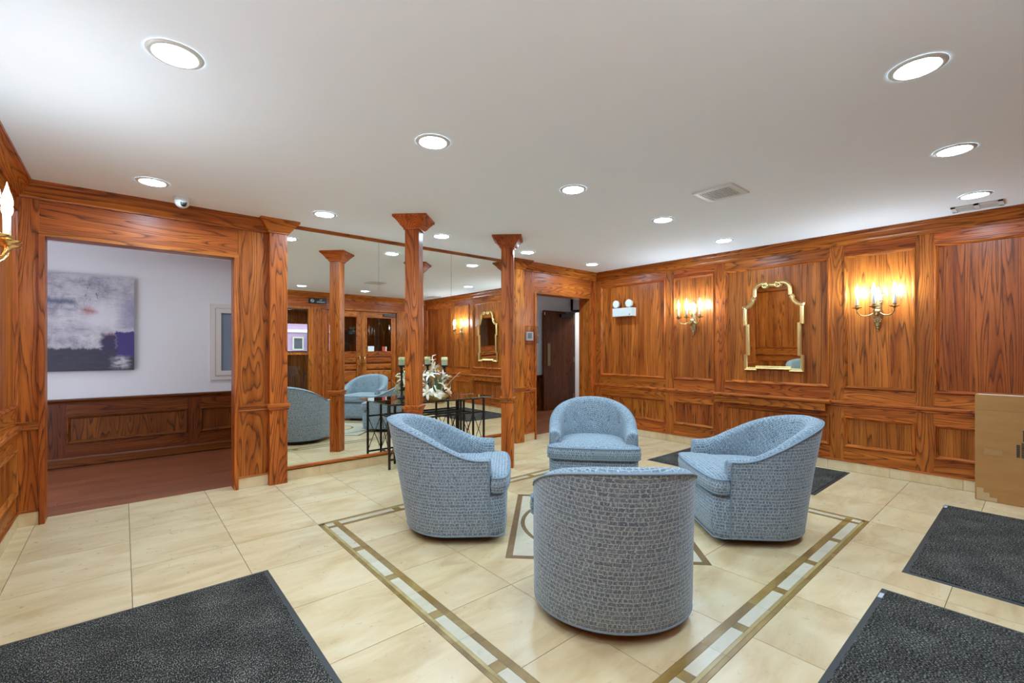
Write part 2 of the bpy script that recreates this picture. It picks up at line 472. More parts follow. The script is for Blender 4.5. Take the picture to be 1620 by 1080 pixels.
# console ledge below the gilt mirror
ledge = empty('wall_ledge', (XR, 2.112, .60))
tag(ledge, 'long oak ledge shelf with apron on the panelled wall below the gold mirror', 'shelf')
def local(o, root):
    o.location = o.location - root.location; o.parent = root; return o
LEDGE = [(0, .690), (.070, .694), (.078, .704), (.086, .712), (.086, .728), (.080, .734), (0, .736)]
local(wrun('ledge_top', 'right', LEDGE, 1.484 + .0, 2.740 - .0, 0, 0, OAK), ledge)
local(wbox('apron', 'right', 1.53, 2.735, .615, .690, 0.001, .062, OAK, None, 's'), ledge)

# ------------------------------------------------------------------ back wall, left part with the corridor opening
OT = 2.108
wall_back = tag(mk('wall_back', *(lambda b: (b.v, b.f))(
    MB().box(XL - .1, -.436, YBL + .02, 4.93, 0, C).box(.772, 4.46, YM + .03, 4.94, 0, C).box(-.44, .78, YBL + .02, 4.93, OT + .03, C)
    .box(5.655, XR + .1, YBR + .02, 4.93, 0, C).box(4.44, 5.66, YBR + .02, 4.93, 2.105, C)), OAK['z'], origin=None), kind='structure')
wbox('stile', 'backL', XL, -.464, .105, 2.40, -.02, 0, OAK, wall_back, 'z')
wbox('header_board', 'backL', -.464, .800, OT + .012, 2.40, -.02, -.002, OAK, wall_back, 's')
wbox('casing', 'backL', -.466, -.434, .0, OT, -.14, .018, OAK, wall_back, 'z')
wbox('casing', 'backL', .770, .802, .0, OT, -.14, .018, OAK, wall_back, 'z')
wbox('casing', 'backL', -.466, .802, OT, OT + .030, -.14, .018, OAK, wall_back, 's')
wbox('stile', 'backL', .802, 1.047, .105, 2.40, -.02, 0, OAK, wall_back, 'z')
tag(wrun('trim_crown_back', 'backL', CROWN, XL, 1.047, 1, 0, OAK), kind='structure')
SMALLRAIL = [(0, .700), (.012, .703), (.018, .712), (.014, .722), (.026, .734), (.032, .744), (.032, .758), (0, .764)]
tag(wrun('trim_chair_rail_back', 'backL', [(d * .8, z - .010) for d, z in SMALLRAIL], XL, -.466, 0, 0, OAK), kind='structure')
tag(wrun('trim_chair_rail_back', 'backL', SMALLRAIL, .802, 1.047, 0, 0, OAK), kind='structure')
baseboard('baseboard_back', 'backL', XL, -.466, 5)
baseboard('baseboard_back', 'backL', .802, 1.047, 5)
# right part with the doorway
wbox('stile', 'backR', 4.193, 4.437, .105, 2.40, -.02, 0, OAK, wall_back, 'z')
wbox('casing', 'backR', 4.437, 4.467, 0, 2.075, -.20, .016, OAK, wall_back, 'z')
wbox('casing', 'backR', 5.640, 5.668, 0, 2.075, -.165, .004, OAK, wall_back, 'z')
wbox('casing', 'backR', 4.437, 5.668, 2.075, 2.105, -.20, .004, OAK, wall_back, 's')
wbox('stile', 'backR', 5.668, XR, .105, 2.40, -.02, 0, OAK, wall_back, 'z')
wbox('header_board', 'backR', 4.437, 5.668, 2.105, 2.40, -.02, 0, OAK, wall_back, 's')
tag(wrun('trim_crown_back', 'backR', CROWN, 4.193, XR, 0, 1, OAK), kind='structure')
tag(wrun('trim_chair_rail_back', 'backR', [(d, z - .03) for d, z in SMALLRAIL], 4.193, 4.437, 0, 0, OAK), kind='structure')
baseboard('baseboard_back', 'backR', 4.193, 4.437, 9)

# ------------------------------------------------------------------ big wall mirror
wm = empty('wall_mirror', (2.62, YM, .14))
tag(wm, 'floor to ceiling mirror in three tall panes between the oak pilasters', 'mirror')
xs = [1.200, 2.156, 3.107, 4.050]
for a, b in zip(xs[:-1], xs[1:]):
    local(wbox('pane', 'mirror', a + .0018, b - .0018, .136, 2.474, -.006, 0, MIRROR), wm)
local(wbox('backing', 'mirror', 1.20, 4.05, .136, 2.474, -.028, -.008, SILVER), wm)
local(wrun('top_trim', 'mirror', [(-.03, 2.462), (.010, 2.462), (.022, 2.472), (.026, C), (-.03, C)], 1.20, 4.05, 0, 0, OAK), wm)
local(wrun('bottom_trim', 'mirror', [(-.03, .098), (.012, .098), (.012, .128), (.002, .137), (-.03, .137)], 1.20, 4.05, 0, 0, OAK), wm)
baseboard('baseboard_mirror', 'mirror', 1.20, 4.05, 1.0)

# ------------------------------------------------------------------ pilasters and free columns
def square_prof(b, pts, M=None, hy=None):
    """stack of rectangles: pts [(half, z)] ; hy: list of (y0,y1) overrides"""
    vs, fs = [], []
    for k, (h, z) in enumerate(pts):
        vs += [(-h, -h, z), (h, -h, z), (h, h, z), (-h, h, z)]
    for k in range(len(pts) - 1):
        for i in range(4): fs.append((k * 4 + i, k * 4 + (i + 1) % 4, k * 4 + 4 + (i + 1) % 4, k * 4 + 4 + i))
    fs.append((3, 2, 1, 0)); n = len(pts) * 4 - 4; fs.append((n, n + 1, n + 2, n + 3))
    return b.add(vs, fs)
CAPP = [(.001, 2.372), (.012, 2.372), (.014, 2.388), (.024, 2.394), (.036, 2.408), (.050, 2.430), (.066, 2.450), (.076, 2.460), (.080, 2.468), (.090, 2.470), (.092, C)]
BANDP = [(.001, .700), (.008, .703), (.012, .714), (.010, .724), (.018, .736), (.022, .745), (.022, .758), (.001, .766)]
def column(x, y, label):
    r = empty('column', (x, y, 0), PI / 4); tag(r, label, 'column', 'free standing oak columns')
    h = .065
    square_prof(MB(), [(h - .004, 0.0), (h, .004), (h, 2.40)]).build('shaft', OAK['z'], r)
    square_prof(MB(), [(h + d, z) for d, z in CAPP]).build('capital', OAK['x'], r)
    square_prof(MB(), [(h + d, z) for d, z in BANDP]).build('band', OAK['x'], r)
    return r
column(2.054, 3.80, 'free standing square oak column behind the left chair, in front of the flowers')
column(3.19, 3.80, 'free standing square oak column between the left and far chairs, nearer the doorway')
def pilaster(x0, x1, y0, y1, label):
    r = empty('pilaster', ((x0 + x1) / 2, (y0 + y1) / 2, 0)); tag(r, label, 'pilaster', 'oak pilasters beside the mirror')
    hx, hy = (x1 - x0) / 2, (y1 - y0) / 2
    MB().box(-hx, hx, -hy, hy, 0, 2.40).build('shaft', OAK['z'], r)
    def stack(pts, name):
        vs, fs = [], []
        for d, z in pts: vs += [(-hx - d, -hy - d, z), (hx + d, -hy - d, z), (hx + d, hy, z), (-hx - d, hy, z)]
        for k in range(len(pts) - 1):
            for i in range(4): fs.append((k * 4 + i, k * 4 + (i + 1) % 4, k * 4 + 4 + (i + 1) % 4, k * 4 + 4 + i))
        fs.append((3, 2, 1, 0)); n = len(pts) * 4 - 4; fs.append((n, n + 1, n + 2, n + 3))
        mk(name, vs, fs, OAK['x'], r)
    stack(CAPP, 'capital'); stack(BANDP, 'band')
pilaster(1.047, 1.200, 4.712, YM + .03, 'square oak pilaster at the left end of the mirror, next to the corridor opening')
pilaster(4.043, 4.193, 4.640, YM + .03, 'square oak pilaster at the right end of the mirror, beside the thermostat')

# ------------------------------------------------------------------ corridor behind
CORR_F = []
WF = NT('red_brown_laminate'); 
def laminate():
    t = WF; v = t.coord(); r = t.rand()
    off = t.node('ShaderNodeCombineXYZ'); t.put(off.inputs[0], t.math('MULTIPLY', r, 40.0)); t.put(off.inputs[1], t.math('MULTIPLY', r, 17.0))
    v = t.vmath('ADD', v, off.outputs[0])
    n = t.noise(t.vmath('MULTIPLY', v, (1.4, 38, 1)), 1, 4, 0.6)
    c = t.ramp(n, [(.30, (.16, .044, .017)), (.55, (.27, .082, .034)), (.75, (.36, .120, .052))])
    hs = t.node('ShaderNodeHueSaturation'); t.put(hs.inputs['Color'], c); t.put(hs.inputs['Value'], t.math('ADD', .85, t.math('MULTIPLY', r, .3)))
    t.set(color=hs.outputs[0], rough=.35); return t.m
LAM = laminate()
cfl = tag(mk('floor_corridor', *(lambda b: (b.v, b.f))(MB().box(-2.2, 9.6, 4.94, YC + .1, -.10, -.004)), GROUT, origin=None), kind='structure')
rows = [4.942 + .1485 * k for k in range(14)]
for k in range(13):
    x = -2.2 + random.random() * -1.0
    while x < 9.4:
        a, b = max(x, -1.4), min(x + 1.22, 8.2)
        if b - a > .05: MB().box(a + .0007, b - .0007, rows[k] + .0007, rows[k + 1] - .0007, -.006, 0.0).build('plank', LAM, cfl)
        x += 1.22
wc = tag(mk('wall_corridor', *(lambda b: (b.v, b.f))(MB().box(-2.2, 9.7, YC + .02, YC + .14, 0, 2.5).box(-2.3, -2.2, 4.9, YC + .1, 0, 2.5)
      .box(7.60, 7.68, 4.9, 5.30, 0, 2.5).box(7.60, 7.68, 5.30, YC + .05, 2.13, 2.5).box(7.60, 7.68, 6.80, YC + .05, 0, 2.5)
      .box(9.5, 9.6, 4.6, YC + .1, 0, 2.5).box(7.9, 9.6, 4.6, 4.7, 0, 2.5).box(XR + .10, 7.85, 4.84, 4.94, 0, 2.5)), WHITEW, origin=None), kind='structure')
tag(mk('ceiling_corridor', *(lambda b: (b.v, b.f))(MB().box(-2.3, 9.7, 4.93, YC + .2, 2.42, 2.5).box(7.8, 9.7, 4.5, 4.94, 2.42, 2.5)), CEIL, origin=None), kind='structure')
# wainscot on the corridor wall
wain = wbox('trim_wainscot', 'corr', -1.6, 6.70, .0, .70, -.021, -.012, SHADED_OAK, None, 's'); tag(wain, kind='structure')
def wloc(o): o.location = o.location - wain.location; return o
class _P: pass
cols = [(-1.55, -.63), (-.46, .605), (.735, 1.80), (1.93, 3.0), (3.13, 4.2), (4.33, 5.4), (5.53, 6.6)]
kids0 = set(bpy.data.objects)
DO = SHADED_OAK
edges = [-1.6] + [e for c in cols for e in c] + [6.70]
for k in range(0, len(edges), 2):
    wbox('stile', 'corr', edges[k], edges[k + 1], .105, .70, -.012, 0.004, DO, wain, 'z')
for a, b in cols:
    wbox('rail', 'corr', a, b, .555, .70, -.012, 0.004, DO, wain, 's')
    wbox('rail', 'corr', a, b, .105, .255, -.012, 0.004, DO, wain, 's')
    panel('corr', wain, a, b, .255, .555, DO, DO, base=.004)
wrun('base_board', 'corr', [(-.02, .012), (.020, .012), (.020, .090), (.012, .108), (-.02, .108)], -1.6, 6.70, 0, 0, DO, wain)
wrun('cap_rail', 'corr', [(-.02, .684), (.012, .688), (.016, .704), (.030, .714), (.036, .722), (.036, .736), (-.02, .740)], -1.6, 6.70, 0, 0, DO, wain)
for o in set(bpy.data.objects) - kids0: wloc(o)
# corridor ceiling lamps
def downlight(x, y, z, mat, label, group, r=.1):
    e = empty('recessed_downlight', (x, y, z)); tag(e, label, 'ceiling light', group)
    k = r / .1
    autosmooth(MB().lathe([(.076 * k, -.002), (.078 * k, -.007), (.084 * k, -.009), (.096 * k, -.005), (.100 * k, -.0005)], 32, cap=False).build('trim_ring', WHITE, e), 40)
    MB().lathe([(.0005, -.0045), (.040 * k, -.0042), (.077 * k, -.003)], 32, cap=False).build('lens', mat, e)
    return e
for x, lab in ((.9, 'corridor downlight above the opening, in front of the hatch'), (2.6, 'corridor downlight hidden behind the mirror'), (5.9, 'corridor downlight before the dark door')):
    downlight(x, 5.75, 2.42, CORR_LENS, lab, 'corridor downlights')
downlight(8.2, 6.25, 2.42, STAIR_LENS, 'downlight in the bright stair lobby past the dark door', None, .14)

# painting on the corridor wall
def painting_mat():
    t = NT('abstract_canvas')
    g = t.coord('Generated'); s = t.sep(g)
    u0, v0 = s[0], s[2]
    w1 = t.noise(t.vmath('MULTIPLY', g, (3, 1, 22)), 1, 5, .7)
    w2 = t.noise(t.vmath('MULTIPLY', g, (16, 1, 4)), 1, 5, .7)
    u = t.math('ADD', u0, t.math('MULTIPLY', t.math('SUBTRACT', w1, .5), .14))
    v = t.math('ADD', v0, t.math('MULTIPLY', t.math('SUBTRACT', w2, .5), .10))
    def box(a0, a1, b0, b1, soft=.02):
        def st(x, e, up):
            mr = t.node('ShaderNodeMapRange'); mr.inputs[1].default_value = e - soft; mr.inputs[2].default_value = e + soft
            mr.inputs[3].default_value = 0 if up else 1; mr.inputs[4].default_value = 1 if up else 0
            t.put(mr.inputs[0], x); return mr.outputs[0]
        return t.math('MULTIPLY', t.math('MULTIPLY', st(u, a0, 1), st(u, a1, 0)), t.math('MULTIPLY', st(v, b0, 1), st(v, b1, 0)))
    cl = t.noise(g, 5, 6, .7)
    fine = t.noise(t.vmath('MULTIPLY', g, (9, 1, 40)), 1, 6, .75)
    c = t.ramp(cl, [(.30, srgb(120, 118, 136)), (.48, srgb(178, 176, 186)), (.70, srgb(214, 210, 214))])
    c = t.mix(t.math('MULTIPLY', t.ramp(fine, [(.52, (0, 0, 0)), (.66, (1, 1, 1))]), .5), c, srgb(96, 94, 110))
    c = t.mix(t.math('MULTIPLY', box(.60, .90, .44, .72, .06), .8), c, srgb(214, 212, 218))
    c = t.mix(t.math('MULTIPLY', box(-.2, .54, .69, .745, .02), .8), c, srgb(66, 84, 112))
    c = t.mix(t.math('MULTIPLY', box(.585, .68, .60, .665, .03), .75), c, srgb(160, 70, 62))
    c = t.mix(t.math('MULTIPLY', box(.735, .85, .345, .40, .025), .8), c, srgb(176, 128, 124))
    c = t.mix(t.math('MULTIPLY', box(.88, 1.1, .45, .80, .05), .5), c, srgb(110, 104, 150))
    c = t.mix(box(-.2, 1.2, -.1, .235, .012), c, t.mix(fine, srgb(24, 22, 34), srgb(78, 76, 96)))
    c = t.mix(box(.73, .86, .20, .385, .02), c, srgb(58, 50, 84))
    c = t.mix(box(.855, 1.2, .145, .415, .008), c, srgb(66, 52, 116))
    c = t.mix(t.math('MULTIPLY', box(.82, .95, .03, .14, .03), t.ramp(fine, [(.40, (.2,) * 3), (.55, (1,) * 3)])), c, srgb(196, 194, 204))
    c = t.mix(t.math('MULTIPLY', t.ramp(t.noise(t.vmath('MULTIPLY', g, (26, 1, 7)), 1, 3, .6, 2), [(.62, (0, 0, 0)), (.66, (1, 1, 1))]), box(.45, .75, .70, .95, .1)), c, srgb(70, 66, 76))
    t.set(color=c, rough=.6); return t.m
pic = empty('painting', (-.42, YC - .01, 1.563)); tag(pic, 'abstract grey and purple canvas hanging on the pale corridor wall', 'painting')
CANV = plain('canvas_edge', srgb(96, 92, 110), .8)
MB().box(-.52, .52, -.028, .008, -.52, .52).build('stretcher', CANV, pic)
MB().box(-.522, .522, -.032, -.028, -.522, .522).build('canvas', painting_mat(), pic)
# service hatch window in the corridor
hatch = empty('window_1', (1.25, YC, 1.372)); tag(hatch, kind='structure')
def frame4(b, x0, x1, z0, z1, w, y0, y1):
    b.box(x0, x1, y0, y1, z0, z0 + w); b.box(x0, x1, y0, y1, z1 - w, z1); b.box(x0, x0 + w, y0, y1, z0 + w, z1 - w); b.box(x1 - w, x1, y0, y1, z0 + w, z1 - w); return b
frame4(MB(), -.408, .408, -.483, .483, .052, -.012, .018).build('outer_frame', WHITE, hatch)
frame4(MB(), -.352, .352, -.427, .427, .058, -.024, .018).build('sash', WHITE, hatch)
FROST = NT('frosted_pane'); FROST.set(color=FROST.mix(FROST.noise(FROST.coord(), 3, 2), srgb(112, 128, 146), srgb(138, 152, 168)), rough=.25)
MB().box(-.296, .296, .004, .016, -.371, .371).build('pane', FROST.m, hatch)

# dark door folded back against the corridor wall
DOORD = oak('dark_veneer_door', 'z', 0.19)
dr = empty('door_1', (7.07, YC - .10, 0)); tag(dr, kind='structure')
MB().box(-.44, .46, -.022, .022, .008, 2.085).build('leaf', DOORD, dr)
MB().box(-.345, -.265, -.030, -.022, .93, 1.40).build('push_plate', plain('aged_bronze', (.23, .18, .10), .4, .9), dr)
cl = MB().box(.02, .34, -.075, -.022, 1.96, 2.03).build('closer', BLACK, dr)
MB().tube([(.28, -.05, 2.04), (.05, -.16, 2.06), (.44, -.10, 2.085)], .010, 6).build('closer_arm', BLACK, dr)
for z in (.25, 1.05, 1.88): MB().lathe([(.011, z - .05), (.011, z + .05)], 10, Matrix.Translation((.47, -.02, 0))).build('hinge', ANTIQUE, dr)
MB().lathe([(.012, 1.99), (.012, 2.05)], 10, Matrix.Translation((-.43, -.03, 0))).build('catch', SILVER, dr)
fr = tag(mk('trim_door_frame', *(lambda b: (b.v, b.f))(MB().box(7.60, 7.655, 6.788, 6.80, 0, 2.13).box(7.57, 7.70, 5.27, 5.33, 0, 2.13).box(7.57, 7.70, 5.27, 6.80, 2.09, 2.14)), plain('dark_frame', (.030, .022, .017), .5)), kind='structure')

# ------------------------------------------------------------------ front wall (seen in the mirror): doors, sidelight, sign
wall_front = tag(mk('wall_front', *(lambda b: (b.v, b.f))(MB().box(XL - .1, 2.02, YF - .14, YF - .02, 0, C).box(2.02, 5.02, YF - .14, YF - .02, 2.19, C)
     .box(3.04, 3.28, YF - .14, YF - .02, 0, 2.2).box(5.0, XR + .1, YF - .14, YF - .02, 0, C)), OAK['z'], origin=None), kind='structure')
panelled('front', wall_front, XL, 2.02, [(-.46, .50), (.63, 1.25), (1.38, 1.96)])
wbox('header_board', 'front', 2.02, 5.20, 2.185, 2.40, -.02, 0, OAK, wall_front, 's')
wbox('stile', 'front', 3.035, 3.285, 0, 2.185, -.02, 0, OAK, wall_front, 'z')
wbox('stile', 'front', 5.00, 5.20, 0, 2.185, -.02, .0, OAK, wall_front, 'z')
wbox('stile', 'front', 5.20, XR, .105, 2.40, -.02, 0, OAK, wall_front, 'z')
wbox('casing', 'front', 3.255, 3.295, 0, 2.16, -.12, .02, OAK, wall_front, 'z')
wbox('casing', 'front', 4.985, 5.03, 0, 2.16, -.12, .02, OAK, wall_front, 'z')
wbox('casing', 'front', 3.255, 5.03, 2.145, 2.185, -.12, .02, OAK, wall_front, 's')
tag(wrun('trim_crown_front', 'front', CROWN, XL, XR, 1, 1, OAK), kind='structure')
baseboard('baseboard_front', 'front', XL, 2.02, 1.0); baseboard('baseboard_front', 'front', 5.20, XR, 9)
# sidelight
win = empty('window_2', (2.53, YF - .06, 0)); tag(win, kind='structure')
b = MB(); frame4(b, -.505, .505, .10, 2.18, .05, -.04, .05); b.box(-.455, .455, -.04, .05, 1.16, 1.21); b.build('frame', OAK['z'], win)
MB().box(-.455, .455, -.004, .004, 1.21, 2.13).build('pane', GLASS, win)
MB().box(-.455, .455, -.004, .004, .15, 1.16).build('pane', GLASS, win)
# double doors
def lobby_door(name, x0, x1, hx, label_):
    d = empty(name, ((x0 + x1) / 2, YF - .05, 0)); tag(d, kind='structure')
    w = (x1 - x0) / 2 - .003
    st = .105
    MB().box(-w, -w + st, -.022, .022, .01, 2.14).build('stile', OAK['z'], d)
    MB().box(w - st, w, -.022, .022, .01, 2.14).build('stile', OAK['z'], d)
    for z0, z1 in ((.01, .22), (1.10, 1.215), (2.02, 2.14)):
        MB().box(-w + st, w - st, -.022, .022, z0, z1).build('rail', OAK['x'], d)
    MB().box(-w + st, w - st, -.003, .003, 1.215, 2.02).build('pane', GLASS, d)
    b = MB(); frame4(b, -w + st - .01, w - st + .01, 1.205, 2.03, .025, .010, .032); b.build('bead', OAK['x'], d)
    for z0, z1 in ((.24, .50), (.52, .79), (.81, .94), (.96, 1.09)):
        b = MB()
        pts = [(.0, .006), (.012, .010), (.028, .024)]
        vs, fs = [], []
        for o, yy in pts: vs += [(-w + st + o, yy, z0 + o), (w - st - o, yy, z0 + o), (w - st - o, yy, z1 - o), (-w + st + o, yy, z1 - o)]
        for k in range(2):
            for i in range(4): fs.append((k * 4 + i, k * 4 + (i + 1) % 4, k * 4 + 4 + (i + 1) % 4, k * 4 + 4 + i))
        fs.append((8, 9, 10, 11)); fs.append((3, 2, 1, 0))
        b.add(vs, fs); b.build('raised_panel', OAK['x'], d)
    h = MB().box(hx - .026, hx + .026, .022, .028, .90, 1.16).build('handle_plate', BRASS, d)
    MB().tube([(hx, .028, 1.12), (hx, .075, 1.10), (hx, .080, 1.03), (hx, .075, .96), (hx, .028, .94)], [.008, .009, .011, .009, .008], 8).build('handle', BRASS, d, True)
    return d
lobby_door('door_2', 3.295, 4.139, .37, '')
lobby_door('door_3', 4.141, 4.985, -.37, '')
MB().box(.10, .40, .024, .07, 2.045, 2.10).build('closer', BLACK, bpy.data.objects['door_3'])
# no-smoking sign
sign = empty('no_smoking_sign', (3.165, YF + .018, 2.305)); tag(sign, 'black no smoking sign above the sidelight, seen reversed in the mirror', 'sign')
MB().box(-.182, .182, -.016, .004, -.056, .056).build('plate', BLACK, sign)
def text_mesh(body, size, name, mat, parent, M):
    cu = bpy.data.curves.new(name, 'FONT'); cu.body = body; cu.size = size; cu.align_x = 'CENTER'; cu.align_y = 'CENTER'; cu.extrude = .0006
    o = bpy.data.objects.new(name, cu); COL.objects.link(o)
    dg = bpy.context.evaluated_depsgraph_get()
    me = bpy.data.meshes.new_from_object(o.evaluated_get(dg)); bpy.data.objects.remove(o)
    me.transform(M); me.materials.clear(); me.materials.append(mat)
    r = bpy.data.objects.new(name, me); COL.objects.link(r); r.parent = parent; return r
PAPER = plain('white_print', (.85, .85, .84), .6, var=.02)
RED = plain('red_print', (.62, .06, .04), .5)
# sign faces +y: reading direction is -x
MS = Matrix.Rotation(PI, 4, 'Z') @ Matrix.Rotation(PI / 2, 4, 'X')
text_mesh('NO', .036, 'lettering', PAPER, sign, Matrix.Translation((.06, .0046, .022)) @ MS)
text_mesh('SMOKING', .036, 'lettering', PAPER, sign, Matrix.Translation((.06, .0046, -.022)) @ MS)
b = MB()
ringp = [(-.115 + .032 * math.cos(2 * PI * k / 28), .0056, .032 * math.sin(2 * PI * k / 28)) for k in range(28)]
b.tube(ringp, .0035, 6, closed=True); b.tube([(-.115 - .022, .0056, .022), (-.115 + .022, .0056, -.022)], .0035, 6)
b.build('prohibition_ring', PAPER, sign)
MB().box(-.135, -.098, .004, .006, -.004, .004).build('cigarette', PAPER, sign)

# vestibule and street beyond
vf = tag(mk('floor_vestibule', *(lambda b: (b.v, b.f))(MB().box(1.6, 5.9, -2.3, YF - .1, -.1, -.002)), TILE, origin=None), kind='structure')
tag(mk('ceiling_vestibule', *(lambda b: (b.v, b.f))(MB().box(1.6, 5.9, -2.3, YF - .14, 2.40, 2.48)), CEIL, origin=None), kind='structure')
vw = tag(mk('wall_vestibule', *(lambda b: (b.v, b.f))(MB().box(1.5, 1.6, -2.4, YF - .14, 0, 2.45).box(5.9, 6.0, -2.4, YF - .14, 0, 2.45)
    .box(1.5, 6.0, -2.4, -2.3, 1.95, 2.45).box(1.5, 6.0, -2.4, -2.3, 0, 1.18).box(4.15, 6.0, -2.4, -2.3, 1.18, 1.95).box(1.5, 2.85, -2.4, -2.3, 1.18, 1.95)), VENEER['z'], origin=None), kind='structure')
win3 = empty('window_3', (3.50, -2.35, 0)); tag(win3, kind='structure')
b = MB(); frame4(b, -.65, .65, 1.18, 1.95, .05, -.04, .04); b.build('frame', OAK['z'], win3)
MB().box(-.60, .60, -.003, .003, 1.23, 1.90).build('pane', GLASS, win3)
street = tag(mk('ground_street', *(lambda b: (b.v, b.f))(MB().box(-8, 16, -14, -2.42, -.25, -.12)), plain('pavement', (.42, .42, .44), .9), origin=None), kind='structure')
house = empty('neighbour_house', (3.2, -8.0, -.12)); tag(house, 'lilac house front across the street, glimpsed through the entrance glass', 'house')
LILAC = plain('lilac_siding', srgb(196, 168, 204), .8)
for k in range(18): MB().box(-5, 5, 0, .06, .25 * k, .25 * k + .245).build('siding_board', LILAC, house)
MB().box(-5, 5, -.25, -.001, 0, 4.6).build('house_wall', LILAC, house)
MB().box(-5, 5, .06, .16, 2.00, 2.10).build('white_band', PAPER, house)
b = MB(); frame4(b, 1.42, 1.80, 1.36, 1.84, .05, .06, .12); b.build('window_frame', WHITE, house)
MB().box(1.46, 1.76, .061, .075, 1.40, 1.80).build('window_pane', plain('dark_pane', (.08, .10, .13), .1), house)

MB().box(1.92, 2.40, .06, .30, 0, 1.92).build('porch_bay', plain('pale_blue_bay', srgb(176, 190, 208), .7), house)
# small things on the door glass ledge (seen in the mirror)
def thing_box(name, label, cat, cx, cy, cz, sx, sy, sz, mat):
    o = empty(name, (cx, cy, cz)); tag(o, label, cat); return o
nt = empty('notice_card', (4.37, YF - .047, 1.217)); tag(nt, 'white card standing at the foot of the right entrance door glass', 'card')
MB().box(-.075, .075, .003, .006, 0, .13).build('card', PAPER, nt); MB().box(-.07, .07, .006, .014, 0, .006).build('foot_strip', PAPER, nt)
nt = empty('notice_card', (4.70, YF - .047, 1.217)); tag(nt, 'red and white card at the foot of the right entrance door glass', 'card')
MB().box(-.055, .030, .003, .006, 0, .12).build('red_panel', RED, nt); MB().box(.030, .055, .003, .006, 0, .12).build('white_panel', PAPER, nt)
ic = empty('intercom_panel', (4.45, -2.29, 1.30)); tag(ic, 'black intercom screen on a post in the vestibule behind the entrance doors', 'intercom')
MB().box(-.15, .15, 0, .05, .12, .48).build('screen_case', BLACK, ic); MB().box(-.05, .05, 0, .04, -.15, .12).build('mount', BLACK, ic)
MB().box(-.12, .12, .05, .052, .16, .44).build('screen', plain('dark_screen', (.03, .035, .04), .1), ic)

# ------------------------------------------------------------------ recessed lights
LX = [.165, 1.38, 2.60, 3.85, 5.10]; LY = [.355, 2.325, 4.205]
rowname = ['near row by the camera', 'middle row', 'far row along the mirror wall']
colname = ['closest to the corridor side wall', 'second from the corridor side', 'third along, over the middle', 'fourth along', 'closest to the sconce wall']
for j, y in enumerate(LY):
    for i, x in enumerate(LX):
        downlight(x, y, C, LENS, 'round recessed ceiling light, %s, %s' % (rowname[j], colname[i]), 'recessed ceiling lights')

# ceiling vents
v1 = empty('ceiling_vent', (3.52, 1.63, C)); tag(v1, 'square white louvred air vent in the middle of the ceiling', 'vent')
b = MB(); hw, hl = .155, .155
vs, fs = [], []
for o, z in ((0, -.001), (.004, -.010), (.040, -.012), (.044, -.003)):
    vs += [(-hw + o, -hl + o, z), (hw - o, -hl + o, z), (hw - o, hl - o, z), (-hw + o, hl - o, z)]
for k in range(3):
    for i in range(4): fs.append((k * 4 + i, k * 4 + (i + 1) % 4, k * 4 + 4 + (i + 1) % 4, k * 4 + 4 + i))
b.add(vs, fs); b.build('frame', OFFW, v1)
MB().box(-.112, .112, -.112, .112, -.002, -.0005).build('backing', DARKV, v1)
for k in range(13):
    y = -.104 + k * .0173
    MB().box(-.111, .111, y - .0042, y + .0042, -.010, -.003, Matrix.Translation((0, 0, 0))).build('slat', OFFW, v1)
v2 = empty('ceiling_vent', (5.50, .37, C)); tag(v2, 'narrow two part ceiling grille close to the crown moulding', 'vent')
b = MB()
b.box(-.10, .10, -.155, -.125, -.010, -.0005); b.box(-.10, .10, .125, .155, -.010, -.0005); b.box(-.10, .10, -.016, .016, -.010, -.0005)
b.box(-.10, -.075, -.155, .155, -.010, -.0005); b.box(.075, .10, -.155, .155, -.010, -.0005); b.build('frame', OFFW, v2)
for s0 in (-.125, .016):
    MB().box(-.075, .075, s0, s0 + .109, -.003, -.001).build('backing', plain('grille_grey', (.36, .36, .35), .7), v2)
    for k in range(8): MB().box(-.072 + k * .0195, -.062 + k * .0195, s0 + .002, s0 + .107, -.008, -.003).build('slat', OFFW, v2)

# dome camera
dc = empty('dome_camera', (.363, 4.50, C)); tag(dc, 'white dome security camera on the ceiling above the corridor opening', 'camera')
autosmooth(MB().lathe([(.060, -.0005), (.062, -.006), (.060, -.022), (.054, -.026)], 28).build('base', WHITE, dc))
body = [(.0, -.082)] + [(.052 * math.sin(a), -.030 - .052 * math.cos(a)) for a in [k * PI / 20 for k in range(1, 11)]] + [(.052, -.022)]
MB().lathe([(max(r, .001), z) for r, z in body], 28).build('ball', WHITE, dc, True)
M = Matrix.Translation((.006, -.030, -.058)) @ Matrix.Rotation(math.radians(62), 4, 'X')
autosmooth(MB().lathe([(.020, .0), (.021, .022), (.017, .025), (.016, .020), (.001, .019)], 20, M).build('lens_ring', BLACK, dc))
MB().lathe([(.013, .0195), (.001, .0225)], 16, M, cap=False).build('lens', plain('lens_glass', (.05, .05, .06), .05), dc)

# ------------------------------------------------------------------ emergency light
em = empty('emergency_light', (XR + .006, 4.12, 1.835)); tag(em, 'white emergency light box with two round heads on the first wall panel', 'emergency light')
MB().box(-.105, 0, -.175, .175, -.062, .062).build('case', WHITE, em)
MB().box(-.1065, -.105, -.14, -.125, -.045, -.03).build('indicator', BLACK, em)
for y in (-.10, .13):
    hd = MB(); M = Matrix.Translation((-.055, y, .128)) @ Matrix.Rotation(-PI / 2, 4, 'Y')
    hd.lathe([(.030, -.045), (.050, -.020), (.056, .020), (.057, .030), (.052, .032)], 24, M)
    h = autosmooth(hd.build('lamp_head', WHITE, em))
    MB().lathe([(.046, .0325), (.020, .036), (.001, .037)], 20, M, cap=False).build('lamp_lens', plain('lamp_face', (.72, .70, .68), .2), em)
    MB().lathe([(.009, .062), (.009, .085)], 10, Matrix.Translation((-.055, y, 0))).build('swivel', WHITE, em)

